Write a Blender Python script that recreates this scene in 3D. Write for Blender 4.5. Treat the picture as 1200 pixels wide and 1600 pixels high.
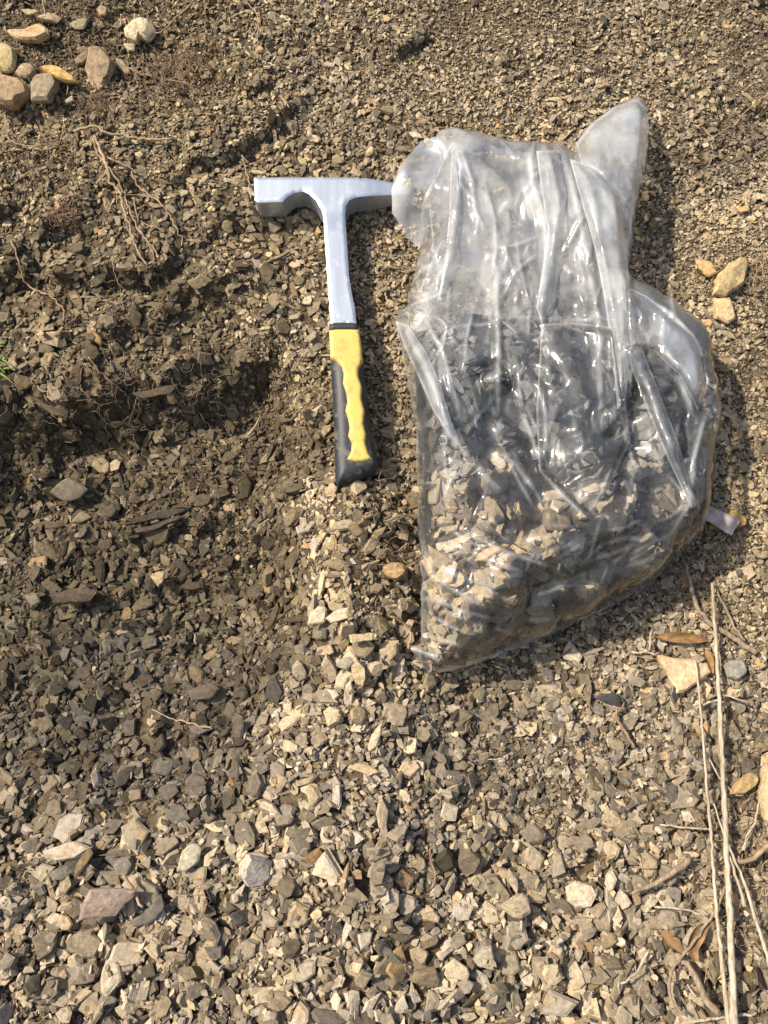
import bpy, math, random
import numpy as np
from mathutils import Matrix, Vector
from mathutils.geometry import delaunay_2d_cdt

for o in list(bpy.data.objects):
    bpy.data.objects.remove(o)
SC = bpy.context.scene
COL = SC.collection
R = math.radians
rng = np.random.default_rng(11)
random.seed(5)

# ------------------------------------------------------------------ frame, camera, sky, sun
# The hillside is a plane tilted SLOPE degrees; everything is laid out in slope
# coordinates (u across, v up the slope, w out of it) and carried to the world by TM.
SLOPE = 38.0
TM = Matrix.Rotation(R(SLOPE), 4, 'X')
BETA = R(10.0)          # the camera stands a little down-slope of the perpendicular
DIST = 0.80
FPX = 1232.0            # focal length in photograph pixels (1200 x 1600)
CB, SB = math.cos(BETA), math.sin(BETA)
CAMP = np.array([0.0, -DIST * SB, DIST * CB])

cam = bpy.data.cameras.new('camera')
cam.sensor_fit = 'VERTICAL'
cam.sensor_height = 24.0
cam.lens = FPX / 1600.0 * 24.0
cam.clip_start = 0.01
cam.clip_end = 200.0
camo = bpy.data.objects.new('camera', cam)
COL.objects.link(camo)
camo.matrix_world = TM @ Matrix.Translation(Vector(CAMP)) @ Matrix.Rotation(BETA, 4, 'X')
SC.camera = camo

SUN_LOCAL = Vector((-0.62, 0.32, 0.70)).normalized()
SUN_W = (TM.to_3x3() @ SUN_LOCAL).normalized()
world = bpy.data.worlds.new('World')
SC.world = world
world.use_nodes = True
wn = world.node_tree
wn.nodes.clear()
wo = wn.nodes.new('ShaderNodeOutputWorld')
wb = wn.nodes.new('ShaderNodeBackground')
sk = wn.nodes.new('ShaderNodeTexSky')
sk.sky_type = 'NISHITA'
sk.sun_disc = False
sk.sun_elevation = math.asin(SUN_W.z)
sk.sun_rotation = math.atan2(SUN_W.x, SUN_W.y)
sk.dust_density = 3.0
sk.air_density = 1.0
wb.inputs['Strength'].default_value = 0.12
wn.links.new(sk.outputs[0], wb.inputs['Color'])
wn.links.new(wb.outputs[0], wo.inputs['Surface'])

sun = bpy.data.lights.new('sun', 'SUN')
sun.energy = 4.6
sun.angle = R(1.8)
sun.color = (1.0, 0.91, 0.75)
suno = bpy.data.objects.new('sun', sun)
COL.objects.link(suno)
suno.rotation_euler = SUN_W.to_track_quat('Z', 'Y').to_euler()

SC.view_settings.view_transform = 'Standard'
SC.view_settings.look = 'None'
SC.view_settings.gamma = 1.0
SC.view_settings.use_curve_mapping = False
SC.view_settings.exposure = 0.45
SC.cycles.transparent_max_bounces = 32
SC.cycles.max_bounces = 7
SC.cycles.diffuse_bounces = 3
SC.cycles.glossy_bounces = 3
SC.cycles.transmission_bounces = 3

# ------------------------------------------------------------------ pixel <-> slope
def px(X, Y, w=0.0):
    """photograph pixel -> slope point at height w (arrays)"""
    X = np.asarray(X, float); Y = np.asarray(Y, float); w = np.asarray(w, float)
    dx = (X - 600.0) / FPX
    dy = (800.0 - Y) / FPX
    ry = dy * CB + SB
    rz = dy * SB - CB
    t = (w - CAMP[2]) / rz
    return np.stack(np.broadcast_arrays(dx * t, CAMP[1] + ry * t, w + 0 * dx), -1)

def proj(u, v, w=0.0):
    du = u; dv = v - CAMP[1]; dw = w - CAMP[2]
    yy = dv * CB + dw * SB
    zz = -(-dv * SB + dw * CB)
    return 600 + FPX * du / zz, 800 - FPX * yy / zz

# ------------------------------------------------------------------ noise
_tab = rng.random((256, 256)).astype(np.float32)
def vnoise(x, y, seed=0):
    x = x + seed * 37.17; y = y + seed * 91.73
    xi = np.floor(x).astype(int); yi = np.floor(y).astype(int)
    fx = x - xi; fy = y - yi
    fx = fx * fx * (3 - 2 * fx); fy = fy * fy * (3 - 2 * fy)
    a = _tab[yi & 255, xi & 255]; b = _tab[yi & 255, (xi + 1) & 255]
    c = _tab[(yi + 1) & 255, xi & 255]; d = _tab[(yi + 1) & 255, (xi + 1) & 255]
    return (a + (b - a) * fx) * (1 - fy) + (c + (d - c) * fx) * fy - 0.5

def fbm(x, y, seed=0, oct=3):
    s = 0; a = 1.0
    for k in range(oct):
        s = s + a * vnoise(x * 2 ** k, y * 2 ** k, seed + k)
        a *= 0.5
    return s

def sstep(a, b, x):
    t = np.clip((x - a) / (b - a), 0, 1)
    return t * t * (3 - 2 * t)

def poly_sdf(X, Y, poly):
    """signed distance (negative inside) of points to a polygon"""
    P = np.array(poly, float); Q = np.roll(P, -1, 0)
    d2 = np.full(X.shape, 1e18); inside = np.zeros(X.shape, bool)
    for (ax, ay), (bx, by) in zip(P, Q):
        ex, ey = bx - ax, by - ay
        t = np.clip(((X - ax) * ex + (Y - ay) * ey) / (ex * ex + ey * ey + 1e-9), 0, 1)
        d2 = np.minimum(d2, (X - ax - t * ex) ** 2 + (Y - ay - t * ey) ** 2)
        c = ((ay > Y) != (by > Y)) & (X < (bx - ax) * (Y - ay) / (by - ay + 1e-12) + ax)
        inside ^= c
    d = np.sqrt(d2)
    return np.where(inside, -d, d)

def line_dist(X, Y, pts):
    """distance to a polyline and parameter 0..1 along it"""
    P = np.array(pts, float)
    L = np.r_[0, np.cumsum(np.hypot(*np.diff(P, axis=0).T))]
    d2 = np.full(X.shape, 1e18); tt = np.zeros(X.shape)
    for i in range(len(P) - 1):
        ax, ay = P[i]; ex, ey = P[i + 1] - P[i]
        t = np.clip(((X - ax) * ex + (Y - ay) * ey) / (ex * ex + ey * ey + 1e-9), 0, 1)
        q = (X - ax - t * ex) ** 2 + (Y - ay - t * ey) ** 2
        m = q < d2
        d2 = np.where(m, q, d2)
        tt = np.where(m, (L[i] + t * (L[i + 1] - L[i])) / L[-1], tt)
    return np.sqrt(d2), tt

# ------------------------------------------------------------------ shape of the hillside
PIT = [(-500, 720), (-200, 690), (0, 650), (110, 632), (230, 600), (330, 570), (425, 548), (468, 590),
       (478, 690), (450, 770), (452, 850), (470, 930), (448, 1020), (420, 1090), (340, 1170),
       (180, 1240), (0, 1290), (-200, 1330), (-500, 1380)]
LEDGES = [([(-300, 500), (0, 452), (90, 440), (190, 436), (260, 420), (330, 385), (400, 350)], 0.020, 90),
          ([(130, 330), (190, 300), (270, 290), (350, 250), (420, 215), (470, 150)], 0.016, 60),
          ([(-200, 360), (0, 345), (70, 350), (150, 372)], 0.016, 45),
          ([(-300, 690), (0, 645), (110, 628), (230, 596), (330, 566), (430, 545)], 0.011, 60),
          ([(150, 838), (230, 832), (300, 800), (340, 780)], 0.014, 40),
          ([(90, 935), (160, 930), (230, 905)], 0.012, 40),
          ([(1090, 130), (1150, 160), (1230, 180), (1500, 230)], 0.014, 60),
          ([(20, 250), (60, 262), (120, 255)], 0.010, 35), ([(250, 480), (330, 470), (420, 440)], 0.012, 40),
          ([(60, 520), (140, 540), (210, 520)], 0.014, 40), ([(0, 760), (60, 770), (150, 740)], 0.012, 40),
          ([(250, 1000), (330, 990), (390, 960)], 0.010, 35), ([(20, 1080), (90, 1090), (160, 1070)], 0.010, 35),
          ([(560, 40), (620, 70), (680, 60)], 0.010, 40), ([(840, 90), (900, 120), (990, 110)], 0.008, 40),
          ([(360, 130), (400, 140), (430, 132)], 0.012, 25)]

def Hbase(u, v):
    X, Y = proj(u, v, 0.0)
    near = (np.abs(u) < 1.2) & (np.abs(v) < 1.3)
    w = 0.020 * vnoise(u / 0.16, v / 0.13, 1) + 0.012 * vnoise(u / 0.06, v / 0.045, 2) + 0.006 * vnoise(u / 0.025, v / 0.02, 3)
    rough = 0.35 + 0.75 * sstep(470, 330, X) * sstep(1300, 1100, Y) + 0.25 * sstep(1050, 1250, Y)
    w = w * rough
    # hollow dug into the slope
    s = poly_sdf(X + 46 * vnoise(X / 60.0, Y / 50.0, 12) + 20 * vnoise(X / 20.0, Y / 20.0, 13), Y + 60 * vnoise(X / 55.0, Y / 70.0, 14) + 22 * vnoise(X / 18.0, Y / 22.0, 15), PIT)
    wid = 62 + 80 * sstep(760, 1180, Y) * sstep(470, 380, X + 0 * Y) + 20 * sstep(600, 760, Y)
    w = w - np.where(near, 0.054 * sstep(0.5, -1.0, s / wid), 0)
    # broken ledges of the bank: each overhangs what lies below it
    for pts, a, L in LEDGES:
        P = np.array(pts, float)
        o = np.argsort(P[:, 0])
        yl = np.interp(X, P[o, 0], P[o, 1]) + 34 * vnoise(X / 45.0, Y / 90.0 + a * 900, 7) + 14 * vnoise(X / 14.0, Y / 30.0, 8)
        ends = sstep(P[o[0], 0] - 30, P[o[0], 0] + 30, X) * sstep(P[o[-1], 0] + 30, P[o[-1], 0] - 30, X)
        up = yl - Y
        bk = np.clip(0.75 + 1.5 * vnoise(X / 38.0 + a * 333, Y / 60.0, 9), 0.1, 1.4)
        w = w + np.where(near, a * bk * ends * np.where(up > 0, np.exp(-up / L), sstep(-10, 0, up)), 0)
    # tongue of loose scree that runs down from the hammer butt
    cx = np.interp(Y, [740, 900, 1100, 1300, 1600], [560, 548, 560, 540, 520])
    sg = np.interp(Y, [740, 900, 1100, 1300, 1600], [55, 70, 105, 170, 260])
    w = w + np.where(near, 0.036 * np.exp(-((X - cx) / sg) ** 2) * sstep(735, 800, Y), 0)
    # the foot of the slope flattens out
    w = w + 0.05 * np.clip((Y - 1150) / 450, 0, 1.5) ** 2 * near
    # bench of the bank top left, and the hump at the far right edge
    w = w + np.where(near, 0.02 * np.exp(-((X - 40) / 200) ** 2 - ((Y - 30) / 120) ** 2), 0)
    w = w + np.where(near, 0.012 * np.exp(-((X - 1170) / 90) ** 2 - ((Y - 400) / 90) ** 2), 0)
    # unseen rise beyond the frame, added to cast shade into the hollow
    w = w + np.where(near, 0.13 * sstep(-50, -300, X) * sstep(250, 560, Y) * sstep(1500, 1150, Y), 0)
    # bed in which the bag stands
    w = w - np.where(near, 0.012 * np.exp(-((X - 860) / 200) ** 2 - ((Y - 800) / 220) ** 2), 0)
    return w

DS = 0.00125
U0, U1, V0, V1 = -0.80, 0.80, -0.92, 0.92
NU = int((U1 - U0) / DS) + 1; NV = int((V1 - V0) / DS) + 1
cu = U0 + 0.0025 * np.arange(int((U1 - U0) / 0.0025) + 2); cv = V0 + 0.0025 * np.arange(int((V1 - V0) / 0.0025) + 2)
HC = Hbase(*np.meshgrid(cu, cv))
def up2(a, n, ax):
    a = np.moveaxis(a, ax, 0)
    x = np.arange(n) * DS / 0.0025; i = np.minimum(x.astype(int), len(a) - 2); f = (x - i)[:, None]
    return np.moveaxis(a[i] * (1 - f) + a[i + 1] * f, 0, ax)
HM = np.ascontiguousarray(up2(up2(HC, NU, 1), NV, 0))

def samp(Hm, u, v):
    x = np.clip((u - U0) / DS, 0, NU - 1.01); y = np.clip((v - V0) / DS, 0, NV - 1.01)
    xi = x.astype(int); yi = y.astype(int); fx = x - xi; fy = y - yi
    return ((Hm[yi, xi] * (1 - fx) + Hm[yi, xi + 1] * fx) * (1 - fy)
            + (Hm[yi + 1, xi] * (1 - fx) + Hm[yi + 1, xi + 1] * fx) * fy)

def on_surface(X, Y, Hm, n=5):
    """slope points where the pixel rays meet a height map"""
    w = np.zeros(np.shape(X))
    for _ in range(n):
        p = px(X, Y, w)
        w = 0.5 * w + 0.5 * samp(Hm, p[..., 0], p[..., 1]) if _ else samp(Hm, p[..., 0], p[..., 1])
    return px(X, Y, w)

def blur(a, k):
    for ax in (0, 1):
        for _ in range(2):
            c = np.cumsum(np.pad(a, [(k + 1, k) if i == ax else (0, 0) for i in (0, 1)], 'edge'), ax)
            a = (np.take(c, range(2 * k + 1, c.shape[ax]), ax) - np.take(c, range(0, c.shape[ax] - 2 * k - 1), ax)) / (2 * k + 1)
    return a

def dilate(a, k):
    for ax in (0, 1):
        b = a.copy()
        for s in range(1, k + 1):
            b = np.maximum(b, np.roll(a, s, ax)); b = np.maximum(b, np.roll(a, -s, ax))
        a = b
    return a

# ------------------------------------------------------------------ materials
def nt(name):
    m = bpy.data.materials.new(name)
    m.use_nodes = True
    t = m.node_tree
    for n in list(t.nodes):
        t.nodes.remove(n)
    out = t.nodes.new('ShaderNodeOutputMaterial')
    return m, t, out

def N(t, typ, **kw):
    n = t.nodes.new(typ)
    for k, v in kw.items():
        if k in n.inputs:
            n.inputs[k].default_value = v
        else:
            setattr(n, k, v)
    return n

def mixc(t, fac, a, b, mode='MIX'):
    n = t.nodes.new('ShaderNodeMix')
    n.data_type = 'RGBA'; n.blend_type = mode
    for s, v in ((n.inputs[0], fac), (n.inputs[6], a), (n.inputs[7], b)):
        if hasattr(v, 'is_linked'):
            t.links.new(v, s)
        elif isinstance(v, (int, float)):
            s.default_value = v
        else:
            s.default_value = (*v, 1) if len(v) == 3 else v
    return n.outputs[2]

def ramp(t, fac, stops):
    n = t.nodes.new('ShaderNodeValToRGB')
    cr = n.color_ramp
    while len(cr.elements) < len(stops):
        cr.elements.new(0.5)
    for e, (p, c) in zip(cr.elements, stops):
        e.position = p
        e.color = (*c, 1) if len(c) == 3 else (c[0], c[0], c[0], 1)
    t.links.new(fac, n.inputs[0])
    return n.outputs[0]

def rock_material(name, lam=True, bump=0.6, rough=0.9):
    """per-piece colour from attribute 'col', grain from the piece's own coordinates 'loc'"""
    m, t, out = nt(name)
    a = N(t, 'ShaderNodeAttribute', attribute_name='col')
    l = N(t, 'ShaderNodeAttribute', attribute_name='loc')
    mp = N(t, 'ShaderNodeMapping')
    mp.inputs['Scale'].default_value = (1, 1, 5.0 if lam else 1.2)
    t.links.new(l.outputs['Vector'], mp.inputs['Vector'])
    n1 = N(t, 'ShaderNodeTexNoise', Scale=190.0, Detail=3.0, Roughness=0.65)
    t.links.new(mp.outputs[0], n1.inputs['Vector'])
    n2 = N(t, 'ShaderNodeTexNoise', Scale=900.0, Detail=1.5, Roughness=0.7)
    t.links.new(l.outputs['Vector'], n2.inputs['Vector'])
    n3 = N(t, 'ShaderNodeTexNoise', Scale=55.0, Detail=1.0)
    t.links.new(l.outputs['Vector'], n3.inputs['Vector'])
    f1 = ramp(t, n1.outputs['Fac'], [(0.3, (0.62, 0.60, 0.58)), (0.55, (1.0, 1.0, 1.0)), (0.75, (1.28, 1.24, 1.15))])
    c = mixc(t, 1.0, a.outputs['Color'], f1, 'MULTIPLY')
    f2 = ramp(t, n2.outputs['Fac'], [(0.35, (0.72, 0.72, 0.72)), (0.62, (1.12, 1.12, 1.12))])
    c = mixc(t, 0.7, c, f2, 'MULTIPLY')
    f3 = ramp(t, n3.outputs['Fac'], [(0.56, (0, 0, 0)), (0.75, (0.7, 0.7, 0.7))])
    c3 = mixc(t, 1.0, c, (1.12, 0.95, 0.72), 'MULTIPLY')
    c = mixc(t, f3, c, c3)
    p = N(t, 'ShaderNodeBsdfPrincipled', Roughness=rough)
    p.inputs['Specular IOR Level'].default_value = 0.25
    t.links.new(c, p.inputs['Base Color'])
    hh = N(t, 'ShaderNodeMath', operation='MULTIPLY_ADD'); hh.inputs[1].default_value = 0.22
    t.links.new(n2.outputs['Fac'], hh.inputs[0]); t.links.new(n1.outputs['Fac'], hh.inputs[2])
    b1 = N(t, 'ShaderNodeBump', Strength=bump, Distance=0.0014)
    t.links.new(hh.outputs[0], b1.inputs['Height'])
    t.links.new(b1.outputs[0], p.inputs['Normal'])
    t.links.new(p.outputs[0], out.inputs[0])
    return m

def plain(name, col, rough=0.7, metal=0.0, var=0.25, scale=120.0, bump=0.3, dist=0.0006, spec=0.4, stretch=(1, 1, 1), col2=None, dirt=None):
    m, t, out = nt(name)
    tc = N(t, 'ShaderNodeTexCoord')
    mp = N(t, 'ShaderNodeMapping')
    mp.inputs['Scale'].default_value = stretch
    t.links.new(tc.outputs['Object'], mp.inputs[0])
    n1 = N(t, 'ShaderNodeTexNoise', Scale=scale, Detail=5.0, Roughness=0.6)
    t.links.new(mp.outputs[0], n1.inputs['Vector'])
    lo = tuple(x * (1 - var) for x in col); hi = tuple(min(1, x * (1 + var)) for x in (col2 or col))
    c = ramp(t, n1.outputs['Fac'], [(0.32, lo), (0.68, hi)])
    p = N(t, 'ShaderNodeBsdfPrincipled', Roughness=rough, Metallic=metal)
    p.inputs['Specular IOR Level'].default_value = spec
    if dirt:
        n2 = N(t, 'ShaderNodeTexNoise', Scale=dirt[1], Detail=6.0, Roughness=0.7)
        t.links.new(tc.outputs['Object'], n2.inputs['Vector'])
        f = ramp(t, n2.outputs['Fac'], [(dirt[2], (0, 0, 0)), (dirt[2] + 0.14, (dirt[3],) * 3)])
        c = mixc(t, f, c, dirt[0])
        rr = N(t, 'ShaderNodeMapRange')
        rr.inputs[3].default_value = rough; rr.inputs[4].default_value = 0.9
        t.links.new(f, rr.inputs[0])
        t.links.new(rr.outputs[0], p.inputs['Roughness'])
        if metal:
            mr = N(t, 'ShaderNodeMapRange')
            mr.inputs[3].default_value = metal; mr.inputs[4].default_value = 0.0
            t.links.new(f, mr.inputs[0])
            t.links.new(mr.outputs[0], p.inputs['Metallic'])
    t.links.new(c, p.inputs['Base Color'])
    b = N(t, 'ShaderNodeBump', Strength=bump, Distance=dist)
    t.links.new(n1.outputs['Fac'], b.inputs['Height'])
    t.links.new(b.outputs[0], p.inputs['Normal'])
    t.links.new(p.outputs[0], out.inputs[0])
    return m

def film_material(name, grough=0.14, gfac=1.25):
    """clear polythene: see-through, a milky scatter (attribute 'haze') and a glossy skin"""
    m, t, out = nt(name)
    tc = N(t, 'ShaderNodeTexCoord')
    mp = N(t, 'ShaderNodeMapping'); mp.inputs['Scale'].default_value = (1, 0.35, 1)
    t.links.new(tc.outputs['Object'], mp.inputs[0])
    n1 = N(t, 'ShaderNodeTexNoise', Scale=110.0, Detail=3.0, Roughness=0.6)
    t.links.new(mp.outputs[0], n1.inputs['Vector'])
    n2 = N(t, 'ShaderNodeTexNoise', Scale=520.0, Detail=2.0)
    t.links.new(mp.outputs[0], n2.inputs['Vector'])
    hh = N(t, 'ShaderNodeMath', operation='MULTIPLY_ADD'); hh.inputs[1].default_value = 0.15
    t.links.new(n2.outputs['Fac'], hh.inputs[0]); t.links.new(n1.outputs['Fac'], hh.inputs[2])
    b2 = N(t, 'ShaderNodeBump', Strength=0.05, Distance=0.002)
    t.links.new(hh.outputs[0], b2.inputs['Height'])
    tr = N(t, 'ShaderNodeBsdfTransparent'); tr.inputs[0].default_value = (0.985, 0.987, 0.99, 1)
    df = N(t, 'ShaderNodeBsdfDiffuse'); df.inputs[0].default_value = (0.85, 0.87, 0.89, 1)
    tl = N(t, 'ShaderNodeBsdfTranslucent'); tl.inputs[0].default_value = (0.85, 0.87, 0.89, 1)
    mw = N(t, 'ShaderNodeMixShader'); mw.inputs[0].default_value = 0.35
    t.links.new(df.outputs[0], mw.inputs[1]); t.links.new(tl.outputs[0], mw.inputs[2])
    at = N(t, 'ShaderNodeAttribute', attribute_name='haze')
    n3 = N(t, 'ShaderNodeTexNoise', Scale=38.0, Detail=2.0)
    t.links.new(tc.outputs['Object'], n3.inputs['Vector'])
    hz = N(t, 'ShaderNodeMapRange')
    hz.inputs[1].default_value = 0.35; hz.inputs[2].default_value = 0.65
    hz.inputs[3].default_value = 0.65; hz.inputs[4].default_value = 1.35
    t.links.new(n3.outputs['Fac'], hz.inputs[0])
    hm = N(t, 'ShaderNodeMath', operation='MULTIPLY')
    t.links.new(hz.outputs[0], hm.inputs[0]); t.links.new(at.outputs['Fac'], hm.inputs[1])
    m1 = N(t, 'ShaderNodeMixShader')
    t.links.new(hm.outputs[0], m1.inputs[0])
    t.links.new(tr.outputs[0], m1.inputs[1]); t.links.new(mw.outputs[0], m1.inputs[2])
    gl = N(t, 'ShaderNodeBsdfGlossy', Roughness=grough)
    t.links.new(b2.outputs[0], gl.inputs['Normal'])
    fr = N(t, 'ShaderNodeFresnel', IOR=1.5)
    t.links.new(b2.outputs[0], fr.inputs['Normal'])
    ma = N(t, 'ShaderNodeMath', operation='MULTIPLY'); ma.inputs[1].default_value = gfac
    ma.use_clamp = True
    t.links.new(fr.outputs[0], ma.inputs[0])
    m2 = N(t, 'ShaderNodeMixShader')
    t.links.new(ma.outputs[0], m2.inputs[0])
    t.links.new(m1.outputs[0], m2.inputs[1]); t.links.new(gl.outputs[0], m2.inputs[2])
    t.links.new(m2.outputs[0], out.inputs[0])
    return m

def set_haze(me, h):
    a = me.attributes.new('haze', 'FLOAT', 'POINT')
    a.data.foreach_set('value', np.ascontiguousarray(np.broadcast_to(h, (len(me.vertices),)), np.float32))
    return me

M_SHALE = rock_material('shale')
M_STONE = rock_material('sandstone', lam=False, bump=0.8, rough=0.92)
M_SOIL = plain('soil', (0.105, 0.078, 0.050), 0.95, var=0.5, scale=160, bump=1.0, dist=0.004, spec=0.1)
M_STEEL = plain('brushed_steel', (0.58, 0.63, 0.70), 0.36, 0.75, var=0.10, scale=140, bump=0.12, dist=0.0003, spec=0.5, stretch=(1, 0.12, 1),
                dirt=((0.30, 0.27, 0.22), 90, 0.58, 0.35))
M_YELLOW = plain('yellow_plastic', (0.64, 0.455, 0.115), 0.42, var=0.06, scale=60, bump=0.08, dist=0.0003,
                 dirt=((0.34, 0.24, 0.11), 80, 0.50, 0.6))
M_RUBBER = plain('black_rubber', (0.030, 0.032, 0.036), 0.5, var=0.3, scale=500, bump=0.35, dist=0.0003,
                 dirt=((0.22, 0.20, 0.17), 55, 0.52, 0.55))
M_HOLE = plain('hole_dark', (0.012, 0.012, 0.012), 0.9)
M_FILM = film_material('polythene_film')
M_FILMB = film_material('polythene_back', 0.45, 0.7)
M_STALK = plain('dry_stalk', (0.40, 0.30, 0.18), 0.7, var=0.4, scale=70, stretch=(5, 0.6, 5), bump=0.6, dist=0.0008, col2=(0.42, 0.36, 0.28))
M_TWIG = plain('grey_twig', (0.27, 0.20, 0.135), 0.85, var=0.45, scale=120, stretch=(4, 1, 4), bump=0.7, dist=0.001)
M_ROOT = plain('pale_root', (0.33, 0.23, 0.14), 0.8, var=0.35, scale=150, bump=0.4)
M_REDROOT = plain('red_rootlet', (0.27, 0.165, 0.10), 0.8, var=0.4, scale=150, bump=0.3)
M_LEAF = plain('dead_leaf', (0.23, 0.13, 0.05), 0.75, var=0.4, scale=160, bump=0.6)
M_GREEN = plain('green_blade', (0.12, 0.19, 0.03), 0.6, var=0.4, scale=120, bump=0.2)

# ------------------------------------------------------------------ mesh helpers
def mesh_from(name, verts, tris, col=None, loc=None, mats=(), smooth=False):
    me = bpy.data.meshes.new(name)
    verts = np.ascontiguousarray(verts, np.float32); tris = np.ascontiguousarray(tris, np.int32)
    k = tris.shape[1]
    me.vertices.add(len(verts)); me.vertices.foreach_set('co', verts.ravel())
    me.loops.add(tris.size); me.loops.foreach_set('vertex_index', tris.ravel())
    me.polygons.add(len(tris))
    me.polygons.foreach_set('loop_start', np.arange(0, tris.size, k, dtype=np.int32))
    me.polygons.foreach_set('loop_total', np.full(len(tris), k, np.int32))
    me.polygons.foreach_set('use_smooth', np.full(len(tris), smooth, bool))
    me.update(calc_edges=True)
    if col is not None:
        a = me.attributes.new('col', 'FLOAT_COLOR', 'POINT')
        c = np.ones((len(verts), 4), np.float32); c[:, :3] = col
        a.data.foreach_set('color', c.ravel())
    if loc is not None:
        a = me.attributes.new('loc', 'FLOAT_VECTOR', 'POINT')
        a.data.foreach_set('vector', np.ascontiguousarray(loc, np.float32).ravel())
    for m in mats:
        me.materials.append(m)
    return me

def link(name, me, origin=(0, 0, 0), parent=None, porigin=None, label=None, cat=None, group=None, kind=None):
    """a mesh whose vertices are in slope coordinates relative to origin"""
    o = bpy.data.objects.new(name, me)
    COL.objects.link(o)
    if parent is None:
        o.matrix_world = TM @ Matrix.Translation(Vector(origin))
    else:
        o.parent = parent
        po = porigin if porigin is not None else (0, 0, 0)
        o.matrix_local = Matrix.Translation(Vector(origin) - Vector(po))
    for k, v in (('label', label), ('category', cat), ('group', group), ('kind', kind)):
        if v:
            o[k] = v
    return o

def empty(name, origin, label, cat, group=None):
    o = bpy.data.objects.new(name, None)
    COL.objects.link(o)
    o.empty_display_size = 0.02
    o.matrix_world = TM @ Matrix.Translation(Vector(origin))
    o['label'] = label; o['category'] = cat
    if group:
        o['group'] = group
    return o

def cdt(poly, step, extra=()):
    """triangulate a polygon with an even fill of inner points; returns points, triangles"""
    P = np.array(poly, float)
    B = []
    for a, b in zip(P, np.roll(P, -1, 0)):
        n = max(1, int(np.hypot(*(b - a)) / step))
        for k in range(n):
            B.append(a + (b - a) * k / n)
    B = np.array(B); nb = len(B)
    x0, y0 = P.min(0); x1, y1 = P.max(0)
    gx, gy = np.meshgrid(np.arange(x0, x1, step), np.arange(y0, y1, step))
    gx = gx + (np.arange(gx.shape[0]) % 2)[:, None] * step * 0.5
    g = np.stack([gx.ravel(), gy.ravel()], 1)
    g = g + rng.normal(0, step * 0.08, g.shape)
    s = poly_sdf(g[:, 0], g[:, 1], poly)
    g = g[s < -0.55 * step]
    pts = np.vstack([B, g])
    edges = [(i, (i + 1) % nb) for i in range(nb)]
    vo, eo, fo, *_ = delaunay_2d_cdt([Vector(p) for p in pts], edges, [list(range(nb))], 1, 1e-6)
    vo = np.array([(p.x, p.y) for p in vo])
    T3 = np.array([f for f in fo if len(f) == 3], int)
    c = vo[T3].mean(1)
    T3 = T3[poly_sdf(c[:, 0], c[:, 1], poly) < 0]
    a, b, c = vo[T3[:, 0]], vo[T3[:, 1]], vo[T3[:, 2]]
    cr = (b[:, 0] - a[:, 0]) * (c[:, 1] - a[:, 1]) - (b[:, 1] - a[:, 1]) * (c[:, 0] - a[:, 0])
    T3[cr > 0] = T3[cr > 0][:, ::-1]      # pixel Y runs down: keep faces towards +w
    d = -poly_sdf(vo[:, 0], vo[:, 1], poly)
    bi = [int(np.argmin(np.hypot(vo[:, 0] - q[0], vo[:, 1] - q[1]))) for q in B]
    return vo, T3, np.maximum(d, 0), bi

def tube(pts, rad, sides=6, cap=True):
    P = np.array(pts, float); n = len(P)
    rad = np.broadcast_to(np.asarray(rad, float), (n,))
    tg = np.gradient(P, axis=0); tg /= np.linalg.norm(tg, axis=1)[:, None] + 1e-12
    up = np.array([0, 0, 1.0])
    s = np.cross(tg, up); s /= np.linalg.norm(s, axis=1)[:, None] + 1e-9
    b = np.cross(s, tg)
    a = np.arange(sides) / sides * 2 * np.pi
    V = P[:, None, :] + rad[:, None, None] * (np.cos(a)[None, :, None] * s[:, None, :] + np.sin(a)[None, :, None] * b[:, None, :])
    V = V.reshape(-1, 3)
    F = []
    for i in range(n - 1):
        for j in range(sides):
            p0 = i * sides + j; p1 = i * sides + (j + 1) % sides
            F += [(p0, p1, p1 + sides), (p0, p1 + sides, p0 + sides)]
    if cap:
        V = np.vstack([V, P[0], P[-1]])
        for j in range(sides):
            F.append((len(V) - 2, (j + 1) % sides, j))
            F.append((len(V) - 1, (n - 1) * sides + j, (n - 1) * sides + (j + 1) % sides))
    return V, np.array(F)

def resample(pts, step):
    P = np.array(pts, float)
    L = np.r_[0, np.cumsum(np.linalg.norm(np.diff(P, axis=0), axis=1))]
    n = max(3, int(L[-1] / step) + 1)
    t = np.linspace(0, L[-1], n)
    # Catmull-Rom like smoothing by cubic hermite
    m = np.gradient(P, L, axis=0) if len(P) > 2 else np.repeat((P[1:] - P[:1]) / L[-1], 2, 0)
    i = np.clip(np.searchsorted(L, t, 'right') - 1, 0, len(P) - 2)
    h = (L[i + 1] - L[i])[:, None]; s = ((t - L[i]) / (L[i + 1] - L[i]))[:, None]
    return ((2 * s**3 - 3 * s**2 + 1) * P[i] + (s**3 - 2 * s**2 + s) * h * m[i]
            + (-2 * s**3 + 3 * s**2) * P[i + 1] + (s**3 - s**2) * h * m[i + 1])

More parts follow.
